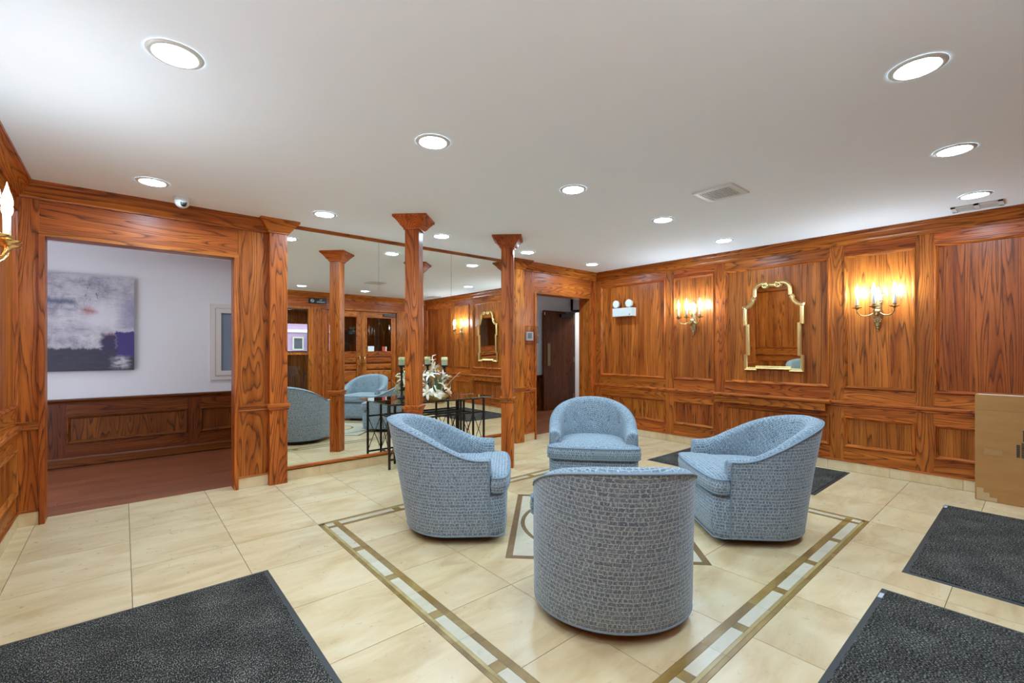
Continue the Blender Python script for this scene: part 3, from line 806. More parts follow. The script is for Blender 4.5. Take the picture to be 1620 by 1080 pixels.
# outlet low on the sconce wall
ol = empty('wall_outlet', (XR, 4.02, .235)); tag(ol, 'black wall outlet with a white plug, low on the wall behind the far chair', 'outlet')
MB().box(-.010, 0, -.055, .055, -.05, .05).build('plate', BLACK, ol)
MB().box(-.045, -.010, -.018, .022, -.022, .026).build('plug', WHITE, ol)

# ------------------------------------------------------------------ sconces
def sconce(loc, rz, label, metal, style=0):
    """local: wall plane x=0, room towards -x, y along wall"""
    e = empty('candle_sconce', loc, rz); tag(e, label, 'sconce', 'three candle wall sconces')
    b = MB()
    # backplate: tapering leafy plate
    prof = [(-.245, .004), (-.225, .018), (-.19, .030), (-.15, .026), (-.12, .040), (-.08, .046), (-.04, .034), (0, .030), (.05, .034), (.09, .042), (.12, .030), (.15, .036), (.18, .022), (.205, .012), (.215, .002)]
    n = len(prof); vs, fs = [], []
    for z, w in prof: vs += [(-.001, -w, z), (-.014, -w * .7, z), (-.020, 0, z), (-.014, w * .7, z), (-.001, w, z)]
    for k in range(n - 1):
        for i in range(4): fs.append((k * 5 + i, k * 5 + i + 1, k * 5 + 6 + i, k * 5 + 5 + i))
        fs.append((k * 5 + 4, k * 5, k * 5 + 5, k * 5 + 9))
    b.add(vs, fs); autosmooth(b.build('backplate', metal, e), 60)
    # scroll ornament
    for sy in (-1, 1):
        for zc, rr, y0 in ((.11, .028, .030), (.04, .020, .030), (-.155, .022, .016), (.165, .016, .020)):
            pts = [(-.020 - .006 * math.cos(t * 1.2), sy * (y0 + (rr - .0026 * t) * math.cos(t + .6)), zc + (rr - .0026 * t) * math.sin(t + .6)) for t in [k * .45 for k in range(15)]]
            MB().tube(pts, .0045, 6).build('scroll', metal, e, True)
    b = MB()
    for k in range(7):
        z = -.24 + k * .024; b.tube([(-.018, -.016 * (1 - abs(k - 3) / 5), z), (-.026, 0, z - .012), (-.018, .016 * (1 - abs(k - 3) / 5), z)], .006, 6)
    b.build('leaf_drop', metal, e, True)
    b = MB(); b.lathe([(.004, -.10), (.026, -.085), (.034, -.062), (.030, -.042), (.018, -.030), (.022, -.020), (.006, -.012)], 16, Matrix.Translation((-.035, 0, 0)))
    autosmooth(b.build('hub', metal, e), 50)
    for (ty, tx) in (((-.148, -.125), (0, -.190), (.148, -.125)) if not style else ((-.135, -.208), (0, -.225), (.135, -.208))):
        zc = -.022
        k = [(0, 0, 0), (.25, -.034, 0), (.55, -.058, 0), (.80, -.056, 0), (.96, -.040, 0), (1.0, -.012, 0)]
        pts = [(-.035 + (tx + .035) * f, ty * f, -.052 + dz * 1.0) for f, dz, _ in [(0, 0, 0), (.14, -.016, 0), (.30, -.034, 0), (.48, -.046, 0), (.66, -.048, 0), (.82, -.042, 0), (.94, -.026, 0), (.995, -.004, 0), (1, .022, 0)]]
        arm = MB().tube(pts, [.0075, .007, .0065, .006, .006, .006, .006, .007, .008], 8).build('arm', metal, e, True)
        M = Matrix.Translation((tx, ty, zc))
        pan = [(.004, -.012), (.010, -.010), (.016, -.002), (.040, .004), (.043, .008), (.040, .009), (.014, .006), (.012, .010), (.016, .016), (.017, .030), (.013, .032)]
        autosmooth(MB().lathe(pan, 20, M).build('drip_pan', metal, e), 50)
        MB().lathe([(.0125, .028), (.0125, .128), (.0118, .131), (.004, .132)], 18, M).build('candle_sleeve', CSLEEVE, e, True)
        fl_ = [(.006, .130), (.012, .138), (.0175, .156), (.0180, .168), (.015, .186), (.0095, .204), (.005, .220), (.0022, .236), (.0006, .246)]
        MB().lathe(fl_, 18, M).build('flame_bulb', FLAME, e, True)
    return e
CSLEEVE = plain('candle_sleeve', (.80, .79, .76), .5, var=.02)
sconce((XR + .006, 1.090, 1.715), 0, 'antique brass three candle sconce right of the gold mirror', ANTIQUE)
sconce((XR + .006, 3.045, 1.715), 0, 'antique brass three candle sconce left of the gold mirror', ANTIQUE)
sconce((.940, YF - .006, 1.705), -PI / 2, 'polished brass candle sconce added on the entrance wall behind the camera to light the ceiling', BRASS)  # added out of view to brighten the ceiling
sconce((XL - .006, .940, 1.705), PI, 'polished brass candle sconce added on the left wall beside the camera, out of view, as extra light', BRASS)  # extra unseen sconce, put in to lift the ceiling light
sconce((XL - .006, 2.745, 1.735), PI, 'polished brass candle sconce on the left wall, cut by the picture edge', BRASS, 1)

# ------------------------------------------------------------------ gilt mirror
gm = empty('gilt_mirror', (XR - .004, 2.062, 1.02)); gm.rotation_euler = (0, math.radians(-2.0), 0); tag(gm, 'gold framed arched wall mirror with scrolls above the oak ledge', 'mirror')
def sym(pts): return pts + [(-y, z) for y, z in reversed(pts)]
def mstrip(name, pts, w=.020, d=.034):
    """moulded strip along polyline in (y,z)"""
    P = [Vector((p[0], p[1])) for p in pts]; n = len(P)
    prof = [(-w, 0.0), (-w, d * .55), (-w * .55, d * .95), (-w * .1, d * .70), (w * .25, d * .72), (w * .6, d * .45), (w, d * .38), (w, 0.0)]
    m = len(prof); vs, fs = [], []
    for i in range(n):
        a = P[max(i - 1, 0)]; c = P[min(i + 1, n - 1)]
        t1 = (P[i] - a).normalized() if i > 0 else (c - P[i]).normalized(); t2 = (c - P[i]).normalized() if i < n - 1 else t1
        n1, n2 = Vector((-t1.y, t1.x)), Vector((-t2.y, t2.x)); nn = (n1 + n2)
        nn = nn.normalized() if nn.length > 1e-6 else n1
        k = 1 / max(.45, nn.dot(n1))
        for (o, h) in prof: q = P[i] + nn * o * k; vs.append((-h, q.x, q.y))
    for i in range(n - 1):
        for k in range(m - 1): fs.append((i * m + k, i * m + k + 1, (i + 1) * m + k + 1, (i + 1) * m + k))
    fs.append(tuple(range(m))); fs.append(tuple((n - 1) * m + k for k in range(m))[::-1])
    o = mk(name, vs, fs, GILT, gm); return autosmooth(o, 30)
def curve_pts(c, r0, r1, a0, a1, n=12):
    return [(c[0] + (r0 + (r1 - r0) * k / n) * math.cos(a0 + (a1 - a0) * k / n), c[1] + (r0 + (r1 - r0) * k / n) * math.sin(a0 + (a1 - a0) * k / n)) for k in range(n + 1)]
D = math.radians
for sg in (1, -1):
    f = lambda pts: [(sg * y, z) for y, z in (pts if sg == 1 else pts)][::1 if sg == 1 else -1]
    mstrip('corner_block', f([(.175, .022), (.305, .022), (.305, .195)]))
    mstrip('side_rail', f([(.277, .185), (.277, .560)]))
    mstrip('shoulder_block', f([(.305, .545), (.305, .745)]))
    mstrip('hollow_curve', f([(.313, .752)] + [(.313 - .105 * math.sin(t * PI / 2), .762 + .105 * (1 - math.cos(t * PI / 2)) * 1.0) for t in [k / 8 for k in range(9)]]))
    mstrip('step_block', f([(.222, .838), (.196, .872)]), .026)
    mstrip('round_shoulder', f([(.190, .880)] + curve_pts((.105, .945), .083, .086, 0, D(118), 12)))
    # scroll
    pts = [(-.030, sg * (.072 + (.034 - .0028 * t) * math.cos(PI * .62 + t)), 1.006 + (.034 - .0028 * t) * math.sin(PI * .62 + t)) for t in [k * .42 for k in range(24)]]
    MB().tube(pts, [.011 - .00028 * k for k in range(24)], 8).build('scroll', GILT, gm, True)
mstrip('top_rail', [(.060, 1.012), (-.060, 1.012)])
mstrip('bottom_rail', [(-.190, .042), (.190, .042)])
gl_out = [(.185, .040), (.300, .030), (.300, .190), (.272, .190), (.272, .555), (.300, .555), (.300, .748), (.262, .775), (.225, .835), (.198, .868), (.186, .93), (.165, .99), (.105, 1.020), (.060, 1.012)]
poly = [(y, z) for y, z in gl_out] + [(-y, z) for y, z in reversed(gl_out)]
n = len(poly)
b = MB(); b.add([(-.010, y, z) for y, z in poly] + [(-.001, y, z) for y, z in poly], [tuple(range(n)), tuple(range(n, 2 * n))[::-1]] + [(i, (i + 1) % n, (i + 1) % n + n, i + n) for i in range(n)])
b.build('mirror_glass', MIRROR2, gm)

# ------------------------------------------------------------------ thermostat in clear cover
th = empty('thermostat', (4.365, YBR, 1.475)); tag(th, 'white thermostat in a clear cover on the oak post by the doorway', 'thermostat')
MB().box(-.105, .025, -.030, 0, -.075, .045).build('body', WHITE, th)
MB().box(-.080, -.005, -.032, -.030, -.048, .030).build('screen', plain('lcd', srgb(134, 142, 138), .25), th)
b = MB(); y0, y1 = -.062, -.001
b.box(-.12, .098, y0, y0 + .003, -.115, .125); b.box(-.12, -.117, y0, y1, -.115, .125); b.box(.095, .098, y0, -.019, -.115, .125)
b.box(-.12, .098, y0, y1 - .017, .122, .125); b.box(-.12, .098, y0, y1 - .017, -.115, -.112); b.build('clear_cover', ACRYL, th)
MB().lathe([(.007, 0), (.007, .012)], 10, Matrix.Translation((.070, y0, .005)) @ Matrix.Rotation(PI / 2, 4, 'X')).build('lock', SILVER, th)

# ------------------------------------------------------------------ chairs
def fabric():
    t = NT('blue_basket_weave')
    uv = t.coord('UV')
    wob = t.node('ShaderNodeTexNoise'); t.put(wob.inputs['Vector'], uv); wob.inputs['Scale'].default_value = 60; wob.inputs['Detail'].default_value = 1
    uvw = t.vmath('ADD', uv, t.vmath('MULTIPLY', t.vmath('SUBTRACT', wob.outputs['Color'], (.5, .5, .5)), (.019, .0095, 0)))
    def brick(scale, off, sq, mortar):
        bn = t.node('ShaderNodeTexBrick'); t.put(bn.inputs['Vector'], uvw)
        bn.offset = off; bn.offset_frequency = 2; bn.squash = sq; bn.squash_frequency = 3
        bn.inputs['Color1'].default_value = (0, 0, 0, 1); bn.inputs['Color2'].default_value = (.28, .28, .28, 1); bn.inputs['Mortar'].default_value = (1, 1, 1, 1)
        bn.inputs['Scale'].default_value = scale; bn.inputs['Mortar Size'].default_value = mortar; bn.inputs['Mortar Smooth'].default_value = .35
        bn.inputs['Brick Width'].default_value = .34; bn.inputs['Row Height'].default_value = .36
        return bn.outputs['Color']
    a = brick(17.5, .41, 1.75, .040)
    # short broken upright ticks inside the cells
    bn2 = t.node('ShaderNodeTexBrick'); t.put(bn2.inputs['Vector'], t.vmath('ADD', uvw, (.013, .004, 0)))
    bn2.offset = .43; bn2.offset_frequency = 3; bn2.squash = .7; bn2.squash_frequency = 2
    bn2.inputs['Color1'].default_value = (0, 0, 0, 1); bn2.inputs['Color2'].default_value = (0, 0, 0, 1); bn2.inputs['Mortar'].default_value = (1, 1, 1, 1)
    bn2.inputs['Scale'].default_value = 31.0; bn2.inputs['Mortar Size'].default_value = .040; bn2.inputs['Mortar Smooth'].default_value = .4
    bn2.inputs['Brick Width'].default_value = .36; bn2.inputs['Row Height'].default_value = .60
    fine = t.noise(uv, 420, 2, .7)
    patch = t.noise(uv, 120, 2, .65)
    patch2 = t.noise(t.vmath('ADD', uv, (3.1, 7.7, 0)), 90, 2, .65)
    l1 = t.math('MULTIPLY', a, t.ramp(patch, [(.30, (.30,) * 3), (.62, (1,) * 3)]))
    l2 = t.math('MULTIPLY', bn2.outputs['Color'], t.ramp(patch2, [(.44, (0,) * 3), (.60, (.85,) * 3)]))
    f = t.math('ADD', t.math('MAXIMUM', l1, l2), t.math('MULTIPLY', t.math('SUBTRACT', fine, .5), .40), clamp=True)
    base = t.mix(t.noise(uv, 30, 3), srgb(78, 91, 103), srgb(101, 115, 127))
    c = t.mix(f, base, srgb(182, 190, 192))
    t.bump(t.math('ADD', t.math('MULTIPLY', f, .6), t.math('MULTIPLY', fine, .4)), .25, .002)
    t.set(color=c, rough=.85, spec=.2, sheen=.25)
    return t.m
FAB = fabric()
PIPE = plain('blue_piping', srgb(124, 138, 148), .8, var=.1, scale=200)
AW, YC0, BB, YFR = .386, -.02, .330, .250
SB = .60
def plan(s):
    sg = 1 if s >= 0 else -1; a = abs(s)
    if a <= SB:
        ph = a / SB * PI / 2
        x, y = AW * math.sin(ph), YC0 - BB * math.cos(ph)
        nx, ny = math.sin(ph) / AW, -math.cos(ph) / BB
        l = math.hypot(nx, ny); back = math.cos(ph)
        return Vector((sg * x, y)), Vector((sg * nx / l, ny / l)), back
    k = (a - SB) / (1 - SB)
    return Vector((sg * (AW - .012 * k * k), YC0 + (YFR - YC0) * k)), Vector((sg, 0.0)), 0.0
def hgt(s):
    a = min(1, abs(s) / .93)
    return .562 + .236 * (0.5 + 0.5 * math.cos(PI * a ** 1.0))
def outer(s, z):
    p, n, bk = plan(s)
    lean = .150 * bk ** 2.6 + .002
    d = lean * (z / .80) ** 1.1 - (.022 * (1 - z / .11) ** 2 if z < .11 else 0)
    return p + n * d, n, bk
BTN = [(-.46, 0), (-.235, 0), (0, 0), (.235, 0), (.46, 0)]
BZ = .585
def inner(s, z):
    p, n = outer(s, hgt(s))[:2]; bk = plan(s)[2]
    th = .085 + .012 * bk
    drop = hgt(s) - z
    q, _, _ = outer(s, z)
    d = -(th + drop * .10 * bk)
    # tuft dimples and vertical pulls
    dim = 0
    for (bs, _) in BTN:
        ds = (s - bs * .78) / .045; dz = (z - BZ) / .045
        dim += .016 * math.exp(-(ds * ds + dz * dz)) + .006 * math.exp(-ds * ds * 3) * (1 if BZ < z < BZ + .16 else 0.0) * max(0, 1 - abs(z - BZ - .06) / .12)
    puff = .014 * math.sin(max(0, min(1, (z - .40) / (hgt(s) - .42))) * PI)
    return q + n * (d - puff + dim), n
def build_chair():
    e = empty('armchair', (0, 0, 0)); tag(e, 'x', 'armchair', 'blue swivel armchairs around the floor medallion')
    NS = 84
    ss = [-1 + 2 * k / NS for k in range(NS + 1)]
    rows, uvs = [], []
    ulen = 0; prevp = None
    for s in ss:
        h = hgt(s); prof = []
        for z in (.052, .060, .085, .12, .18, .25, .32, .39, .45, .50): 
            if z < h - .06: prof.append((*outer(s, z)[0], z))
        while len(prof) < 10: prof.append(prof[-1])
        z_hi = [h - .055, h - .030, h - .018]
        for z in z_hi: prof.append((*outer(s, z)[0], z))
        po = outer(s, h - .018)[0]; pi_, n = inner(s, h - .030)
        for k in range(1, 8):
            t = k / 8; q = po.lerp(pi_, t)
            prof.append((q.x, q.y, h - .018 + .024 * math.sin(PI * t) - .012 * t))
        for k in range(0, 17):
            z = (h - .030) + (.36 - (h - .030)) * k / 16
            q, _ = inner(s, z); prof.append((q.x, q.y, z))
        rows.append(prof)
        p = plan(s)[0]
        if prevp is not None: ulen += (p - prevp).length
        prevp = p
        vlen = 0; u_ = []
        for k, P in enumerate(prof):
            if k: vlen += (Vector(P) - Vector(prof[k - 1])).length
            u_.append((ulen, P[2] if k < 13 else hgt(s) + vlen * 1.0 - 0.0))
        uvs.append(u_)
    # rounded arm fronts
    def end(row, uvr, dy, shrink):
        c = Vector((0, 0, 0))
        for P in row: c += Vector(P)
        c /= len(row)
        return [tuple(Vector((c.x + (P[0] - c.x) * shrink, P[1] + dy, c.z + (P[2] - c.z) * (1 - (1 - shrink) * .25)))) for P in row]
    rows = [end(rows[0], uvs[0], .016, .55), end(rows[0], uvs[0], .011, .88)] + rows + [end(rows[-1], uvs[-1], .011, .88), end(rows[-1], uvs[-1], .016, .55)]
    uvs = [[(u - .05, v) for u, v in uvs[0]], [(u - .012, v) for u, v in uvs[0]]] + uvs + [[(u + .012, v) for u, v in uvs[-1]], [(u + .05, v) for u, v in uvs[-1]]]
    m = len(rows[0]); vs = [P for r in rows for P in r]; uv = [q for r in uvs for q in r]
    fs = []
    for i in range(len(rows) - 1):
        for k in range(m - 1): fs.append((i * m + k, i * m + k + 1, (i + 1) * m + k + 1, (i + 1) * m + k))
    fs.append(tuple(range(m))); fs.append(tuple((len(rows) - 1) * m + k for k in range(m))[::-1])
    mk('tub_shell', vs, fs, FAB, e, True, None, uv)
    # piping on the outer top edge, down the arm fronts and round the bottom
    top = []
    for s in ss:
        q, n, _ = outer(s, hgt(s) - .018); top.append((q.x + n.x * .002, q.y + n.y * .002, hgt(s) - .016))
    def down(s):
        return [(outer(s, z)[0].x * 1.004, outer(s, z)[0].y + .006, z) for z in (.50, .42, .34, .25, .16, .09, .06)]
    MB().tube(list(reversed(down(-1))) + top + down(1), .0048, 6).build('piping', PIPE, e, True, None)
    bot = [(outer(s, .056)[0].x, outer(s, .056)[0].y, .056) for s in ss]
    fy = .352
    bot = bot + [(AW - .015, .30, .056), (AW - .05, fy, .056), (0, fy + .012, .056), (-AW + .05, fy, .056), (-AW + .015, .30, .056)]
    MB().tube(bot, .005, 6, closed=True).build('bottom_piping', PIPE, e, True, None)
    # front panel
    out = []
    for k in range(25):
        t = -1 + 2 * k / 24
        x = t * (AW - .009); yy = .352 + .014 * (1 - t * t)
        ed = max(0, (abs(t) - .80) / .20); yy -= .085 * ed ** 2.6
        out.append((x, yy))
    prof = [(.052, -.022), (.062, -.010), (.10, .0), (.20, .006), (.28, .002), (.315, -.012), (.330, -.040)]
    vs, fs, uv = [], [], []
    pl = 0; pq = None
    for (x, y) in out:
        if pq: pl += math.hypot(x - pq[0], y - pq[1])
        pq = (x, y)
        for z, o in prof:
            vs.append((x * (1 + o * .25), y + o, z)); uv.append((pl, z))
        vs.append((x * .99, .18, .335)); uv.append((pl, .40)); vs.append((x * .985, .18, .06)); uv.append((pl, .03))
    m = len(prof) + 2
    for i in range(len(out) - 1):
        for k in range(m): fs.append((i * m + k, i * m + (k + 1) % m, (i + 1) * m + (k + 1) % m, (i + 1) * m + k))
    for i in (0, len(out) - 1):
        b0 = len(vs)
        for k in range(m):
            P_ = vs[i * m + k]; vs.append(P_); uv.append((P_[1], P_[2]))
        fs.append(tuple(b0 + k for k in range(m)))
    autosmooth(mk('front_panel', vs, fs, FAB, e, False, None, uv), 50)
    # T cushion
    ol = []
    half = [(0, .388), (.12, .386), (.24, .378), (.33, .366), (.370, .350), (.388, .325), (.390, .295), (.382, .272), (.36, .268), (.315, .266), (.300, .250), (.297, .15), (.295, .0), (.288, -.08), (.262, -.16), (.215, -.22), (.15, -.262), (.08, -.282), (0, -.288)]
    ol = half + [(-x, y) for x, y in reversed(half[1:-1])]
    n = len(ol)
    ctr = Vector((0, .05))
    rings = [(.030, .330), (.008, .336), (-.003, .352), (-.010, .385), (-.009, .405), (-.003, .434), (.006, .444), (.05, .458), (.12, .468), (.20, .474)]
    vs, fs, uv = [], [], []
    nrm = []
    for i in range(n):
        a, c = Vector(ol[i - 1]), Vector(ol[(i + 1) % n]); t = (c - a).normalized(); nn = Vector((-t.y, t.x))
        if nn.dot(Vector(ol[i]) - ctr) < 0: nn = -nn
        nrm.append(nn)
    per = 0
    for r_i, (o, z) in enumerate(rings):
        per = 0
        for i in range(n):
            p = Vector(ol[i])
            if o <= .03: q = p - nrm[i] * o
            else: q = ctr + (p - ctr) * (1 - o / .34)
            vs.append((q.x, q.y, z))
            if i: per += (p - Vector(ol[i - 1])).length
            uv.append((per, z) if r_i < 6 else (q.x + .5, q.y + .5))
    for k in range(len(rings) - 1):
        for i in range(n): fs.append((k * n + i, k * n + (i + 1) % n, (k + 1) * n + (i + 1) % n, (k + 1) * n + i))
    fs.append(tuple((len(rings) - 1) * n + i for i in range(n))); fs.append(tuple(range(n))[::-1])
    cu = mk('seat_cushion', vs, fs, FAB, e, True, None, uv)
    for z in (.350, .438):
        MB().tube([(ol[i][0] + nrm[i].x * .004, ol[i][1] + nrm[i].y * .004, z) for i in range(n)], .0046, 6, closed=True).build('cushion_piping', PIPE, cu, True, None)
    # buttons
    for bs, _ in BTN:
        s = bs * .78; q, nn = inner(s, BZ)
        q = q - nn * .004
        MB().lathe([(.001, .006), (.006, .005), (.009, .001), (.009, -.004)], 12, Matrix.Translation((q.x, q.y, BZ)) @ Vector((-nn.x, -nn.y, 0)).to_track_quat('Z', 'Y').to_matrix().to_4x4()).build('button', PIPE, e, True, None)
    # swivel base
    b = MB()
    b.lathe([(.27, 0), (.275, .004), (.275, .030), (.25, .040), (.25, .060)], 40)
    b.build('swivel_base', BLACK, e, False, None)
    MB().prism([tuple(outer(s, .056)[0] * .985) for s in ss[::4]] + [(.36, .31), (-.36, .31)], .046, .0535).build('bottom_board', BLACK, e, origin=None)
    return e
ch0 = build_chair()
def face(x, y, tx, ty): return math.atan2(ty - y, tx - x) - PI / 2
CH = [
    (1.878, 1.428, None, 6, 'blue woven swivel armchair in front, its back to the camera'),
    (1.868, 2.808, None, 0, 'blue woven swivel armchair on the left, its high back towards the mirror'),
    (3.424, 1.408, None, 0, 'blue woven swivel armchair on the right, nearest the dark mat'),
    (3.305, 2.720, None, 0, 'blue woven swivel armchair at the back, facing the camera'),
]
chairs = [ch0] + [copy_tree(ch0) for _ in range(3)]
for o, (x, y, a, da, lab) in zip(chairs, CH):
    o.location = (x, y, 0); o.rotation_euler = (0, 0, face(x, y, CX, CY) + math.radians(da)); o['label'] = lab

# ------------------------------------------------------------------ mats
def mat_material():
    t = NT('charcoal_mat_pile')
    v = t.coord()
    n = t.noise(t.vmath('MULTIPLY', v, (230, 120, 1)), 1, 2, .7)
    m = t.noise(v, 5, 3, .6)
    f = t.math('ADD', n, t.math('MULTIPLY', t.math('SUBTRACT', m, .5), .16))
    c = t.ramp(f, [(.40, (.010, .009, .0075)), (.50, (.031, .027, .022)), (.56, (.095, .082, .068)), (.66, (.36, .315, .26))])
    t.bump(n, .6, .006)
    t.set(color=c, rough=.95, spec=.1); return t.m
MATP = mat_material()
def floor_mat(x0, x1, y0, y1, label):
    e = empty('floor_mat', ((x0 + x1) / 2, (y0 + y1) / 2, 0)); tag(e, label, 'mat', 'charcoal entrance mats')
    hx, hy = (x1 - x0) / 2, (y1 - y0) / 2
    MB().add([(sx * (hx - o), sy * (hy - o), z) for o, z in ((0, .0005), (.002, .003), (.030, .005)) for sx, sy in ((-1, -1), (1, -1), (1, 1), (-1, 1))],
             [(k * 4 + i, k * 4 + (i + 1) % 4, k * 4 + 4 + (i + 1) % 4, k * 4 + 4 + i) for k in range(2) for i in range(4)] + [(3, 2, 1, 0), (8, 9, 10, 11)]).build('rubber_border', RUBBER, e)
    # ragged pile edge
    n = 60; b = MB(); rnd = random.Random(int(x0 * 100))
    pts = []
    ex, ey = hx - .028, hy - .028
    for (ax, ay, bx_, by_) in ((-ex, -ey, ex, -ey), (ex, -ey, ex, ey), (ex, ey, -ex, ey), (-ex, ey, -ex, -ey)):
        for k in range(n):
            t = k / n; j = (rnd.random() - .5) * .006
            px, py = ax + (bx_ - ax) * t, ay + (by_ - ay) * t
            if ax == bx_: px += j
            else: py += j
            pts.append((px, py))
    b.prism(pts, .004, .009); b.build('pile', MATP, e)
    return e
floor_mat(-.50, .640, 1.22, 2.925, 'charcoal entrance mat at the lower left, in front of the corridor opening')
m2 = floor_mat(3.400, 5.130, -.47, .533, 'charcoal entrance mat at the right edge, before the cardboard box')
m3 = floor_mat(1.36, 3.085, -.47, .565, 'charcoal entrance mat in the lower right corner, nearest the camera')
floor_mat(4.600, 5.720, 1.305, 2.985, 'dark mat along the sconce wall behind the right chair')
for m_, y_, x_ in ((m2, .5015, .80), (m3, .5175, .765)):
    MB().box(x_ - .03, x_ + .03, y_ - .024, y_ - .006, .0030, .0056).build('tag', plain('mat_tag', (.55, .56, .58), .4), m_)

# ------------------------------------------------------------------ cardboard box
def card_mat():
    t = NT('cardboard'); v = t.coord()
    n = t.noise(t.vmath('MULTIPLY', v, (3, 3, 14)), 1, 4, .6)
    t.set(color=t.mix(n, srgb(164, 108, 54), srgb(188, 136, 76)), rough=.85); return t.m
CARD = card_mat()
TAPE = plain('clear_tape', srgb(196, 158, 112), .35)
TAPE2 = plain('brown_tape', srgb(176, 130, 80), .4)
INK = plain('carton_ink', srgb(66, 58, 46), .8)
bx0 = empty('cardboard_box', (5.645, -.04, 0)); tag(bx0, 'flat tall cardboard carton standing against the wall at the right edge', 'box')
b = MB(); b.box(-.11, .075, -.425, .425, .002, .892); b.build('carton', CARD, bx0)
MB().box(-.1115, -.11, -.425, .425, .770, .772).build('flap_crease', TAPE2, bx0)
MB().box(-.1115, -.110, .265, .370, .392, .440).build('tape_strip', TAPE2, bx0)
MB().box(-.03, .01, -.40, .41, .892, .8925).build('top_tape', PAPER, bx0)
MB().box(-.1125, -.11, .295, .415, .004, .035).build('corner_tape', TAPE, bx0)
MB().box(-.1125, -.11, .338, .415, .035, .070).build('corner_tape', TAPE, bx0)
MB().box(-.1125, -.11, .374, .415, .070, .105).build('corner_tape', TAPE, bx0)
rb = random.Random(3); z = .396
for k in range(18):
    h = rb.choice((.002, .004, .006)); MB().box(-.1118, -.11, -.06, .160, z, z + h).build('barcode_bar', INK, bx0); z += h + rb.choice((.002, .003))
for k in range(7): MB().box(-.1118, -.11, .168, .187, .398 + k * .015, .402 + k * .015 + .009).build('barcode_digit', INK, bx0)
MB().box(-.1118, -.11, -.06, .152, .530, .620).build('printed_block', INK, bx0)

# ------------------------------------------------------------------ console table
tb = empty('console_table', (2.775, 4.60, 0)); tag(tb, 'glass topped console table with dark metal crossed legs before the mirror', 'table')
TZ = .705
gt = MB()
gx, y0, y1 = .70, -.205, .175
vs, fs = [], []
for o, z in ((.004, TZ - .010), (0, TZ - .008), (0, TZ - .004), (.014, TZ)):
    vs += [(-gx + o, y0 + o, z), (gx - o, y0 + o, z), (gx - o, y1 - o, z), (-gx + o, y1 - o, z)]
for k in range(3):
    for i in range(4): fs.append((k * 4 + i, k * 4 + (i + 1) % 4, k * 4 + 4 + (i + 1) % 4, k * 4 + 4 + i))
fs += [(3, 2, 1, 0), (12, 13, 14, 15)]
gt.add(vs, fs).build('glass_top', TGLASS, tb)
LEGS = [(sx * x, y) for sx in (-1, 1) for x, y in ((.625, -.085), (.465, -.085), (.285, -.085), (.465, .115))]
for x, y in LEGS:
    MB().box(x - .010, x + .010, y - .010, y + .010, 0.0, TZ - .012).build('leg', IRON, tb)
MB().box(-.635, .635, -.094, -.076, TZ - .034, TZ - .012).build('top_bar', IRON, tb)
MB().box(-.475, .475, .106, .124, TZ - .034, TZ - .012).build('top_bar', IRON, tb)
MB().box(-.635, .635, -.092, -.078, .50, .518).build('middle_bar', IRON, tb)
MB().box(-.475, .475, .108, .122, .50, .518).build('middle_bar', IRON, tb)
for sx in (-1, 1):
    a, c, m_ = sx * .625, sx * .285, sx * .465
    MB().box(min(a, c), max(a, c), -.092, -.078, .092, .110).build('lower_bar', IRON, tb)
    for z0, z1, nm in ((.50, .518, 'side_bar'), (.092, .110, 'side_bar'), (TZ - .034, TZ - .012, 'side_bar')):
        MB().box(m_ - .007, m_ + .007, -.085, .115, z0, z1).build(nm, IRON, tb)
    for p, q in (((a, -.085), (m_, -.085)), ((m_, -.085), (c, -.085)), ((m_, -.085), (m_, .115))):
        MB().tube([(p[0], p[1], .11), (q[0], q[1], .50)], .0042, 6).build('cross_rod', IRON, tb)
        MB().tube([(q[0] + .002, q[1] + .002, .11), (p[0] + .002, p[1] + .002, .50)], .0042, 6).build('cross_rod', IRON, tb)

# candle stands
WAX = plain('cream_wax', srgb(226, 214, 150), .5, var=.05)
WAX2 = plain('sage_ceramic', srgb(196, 196, 156), .45, var=.1)
for x, lab in ((2.50, 'candle stand hidden behind the column, glimpsed in the mirror'), (2.885, 'tall dark candle stand with a cream pillar candle, right of the flowers')):
    e = empty('candle_stand', (x, 4.60 if x > 2.6 else 4.665, TZ)); tag(e, lab, 'candle stand', 'candle stands on the console table')
    autosmooth(MB().lathe([(.055, 0), (.055, .008), (.030, .020), (.014, .035), (.012, .12), (.020, .15), (.012, .18), (.011, .28), (.022, .31), (.012, .335), (.016, .36), (.048, .376), (.050, .384), (.004, .386)], 20).build('stand', IRON, e), 50)
    autosmooth(MB().lathe([(.034, .384), (.036, .390), (.036, .445), (.040, .450), (.034, .452)], 24).build('candle_cup', WAX2, e), 40)
    autosmooth(MB().lathe([(.037, .446), (.038, .452), (.038, .474), (.034, .480), (.004, .478)], 24).build('candle', WAX, e), 40)
    MB().tube([(0, 0, .474), (.001, 0, .490)], .0012, 5).build('wick', BLACK, e)

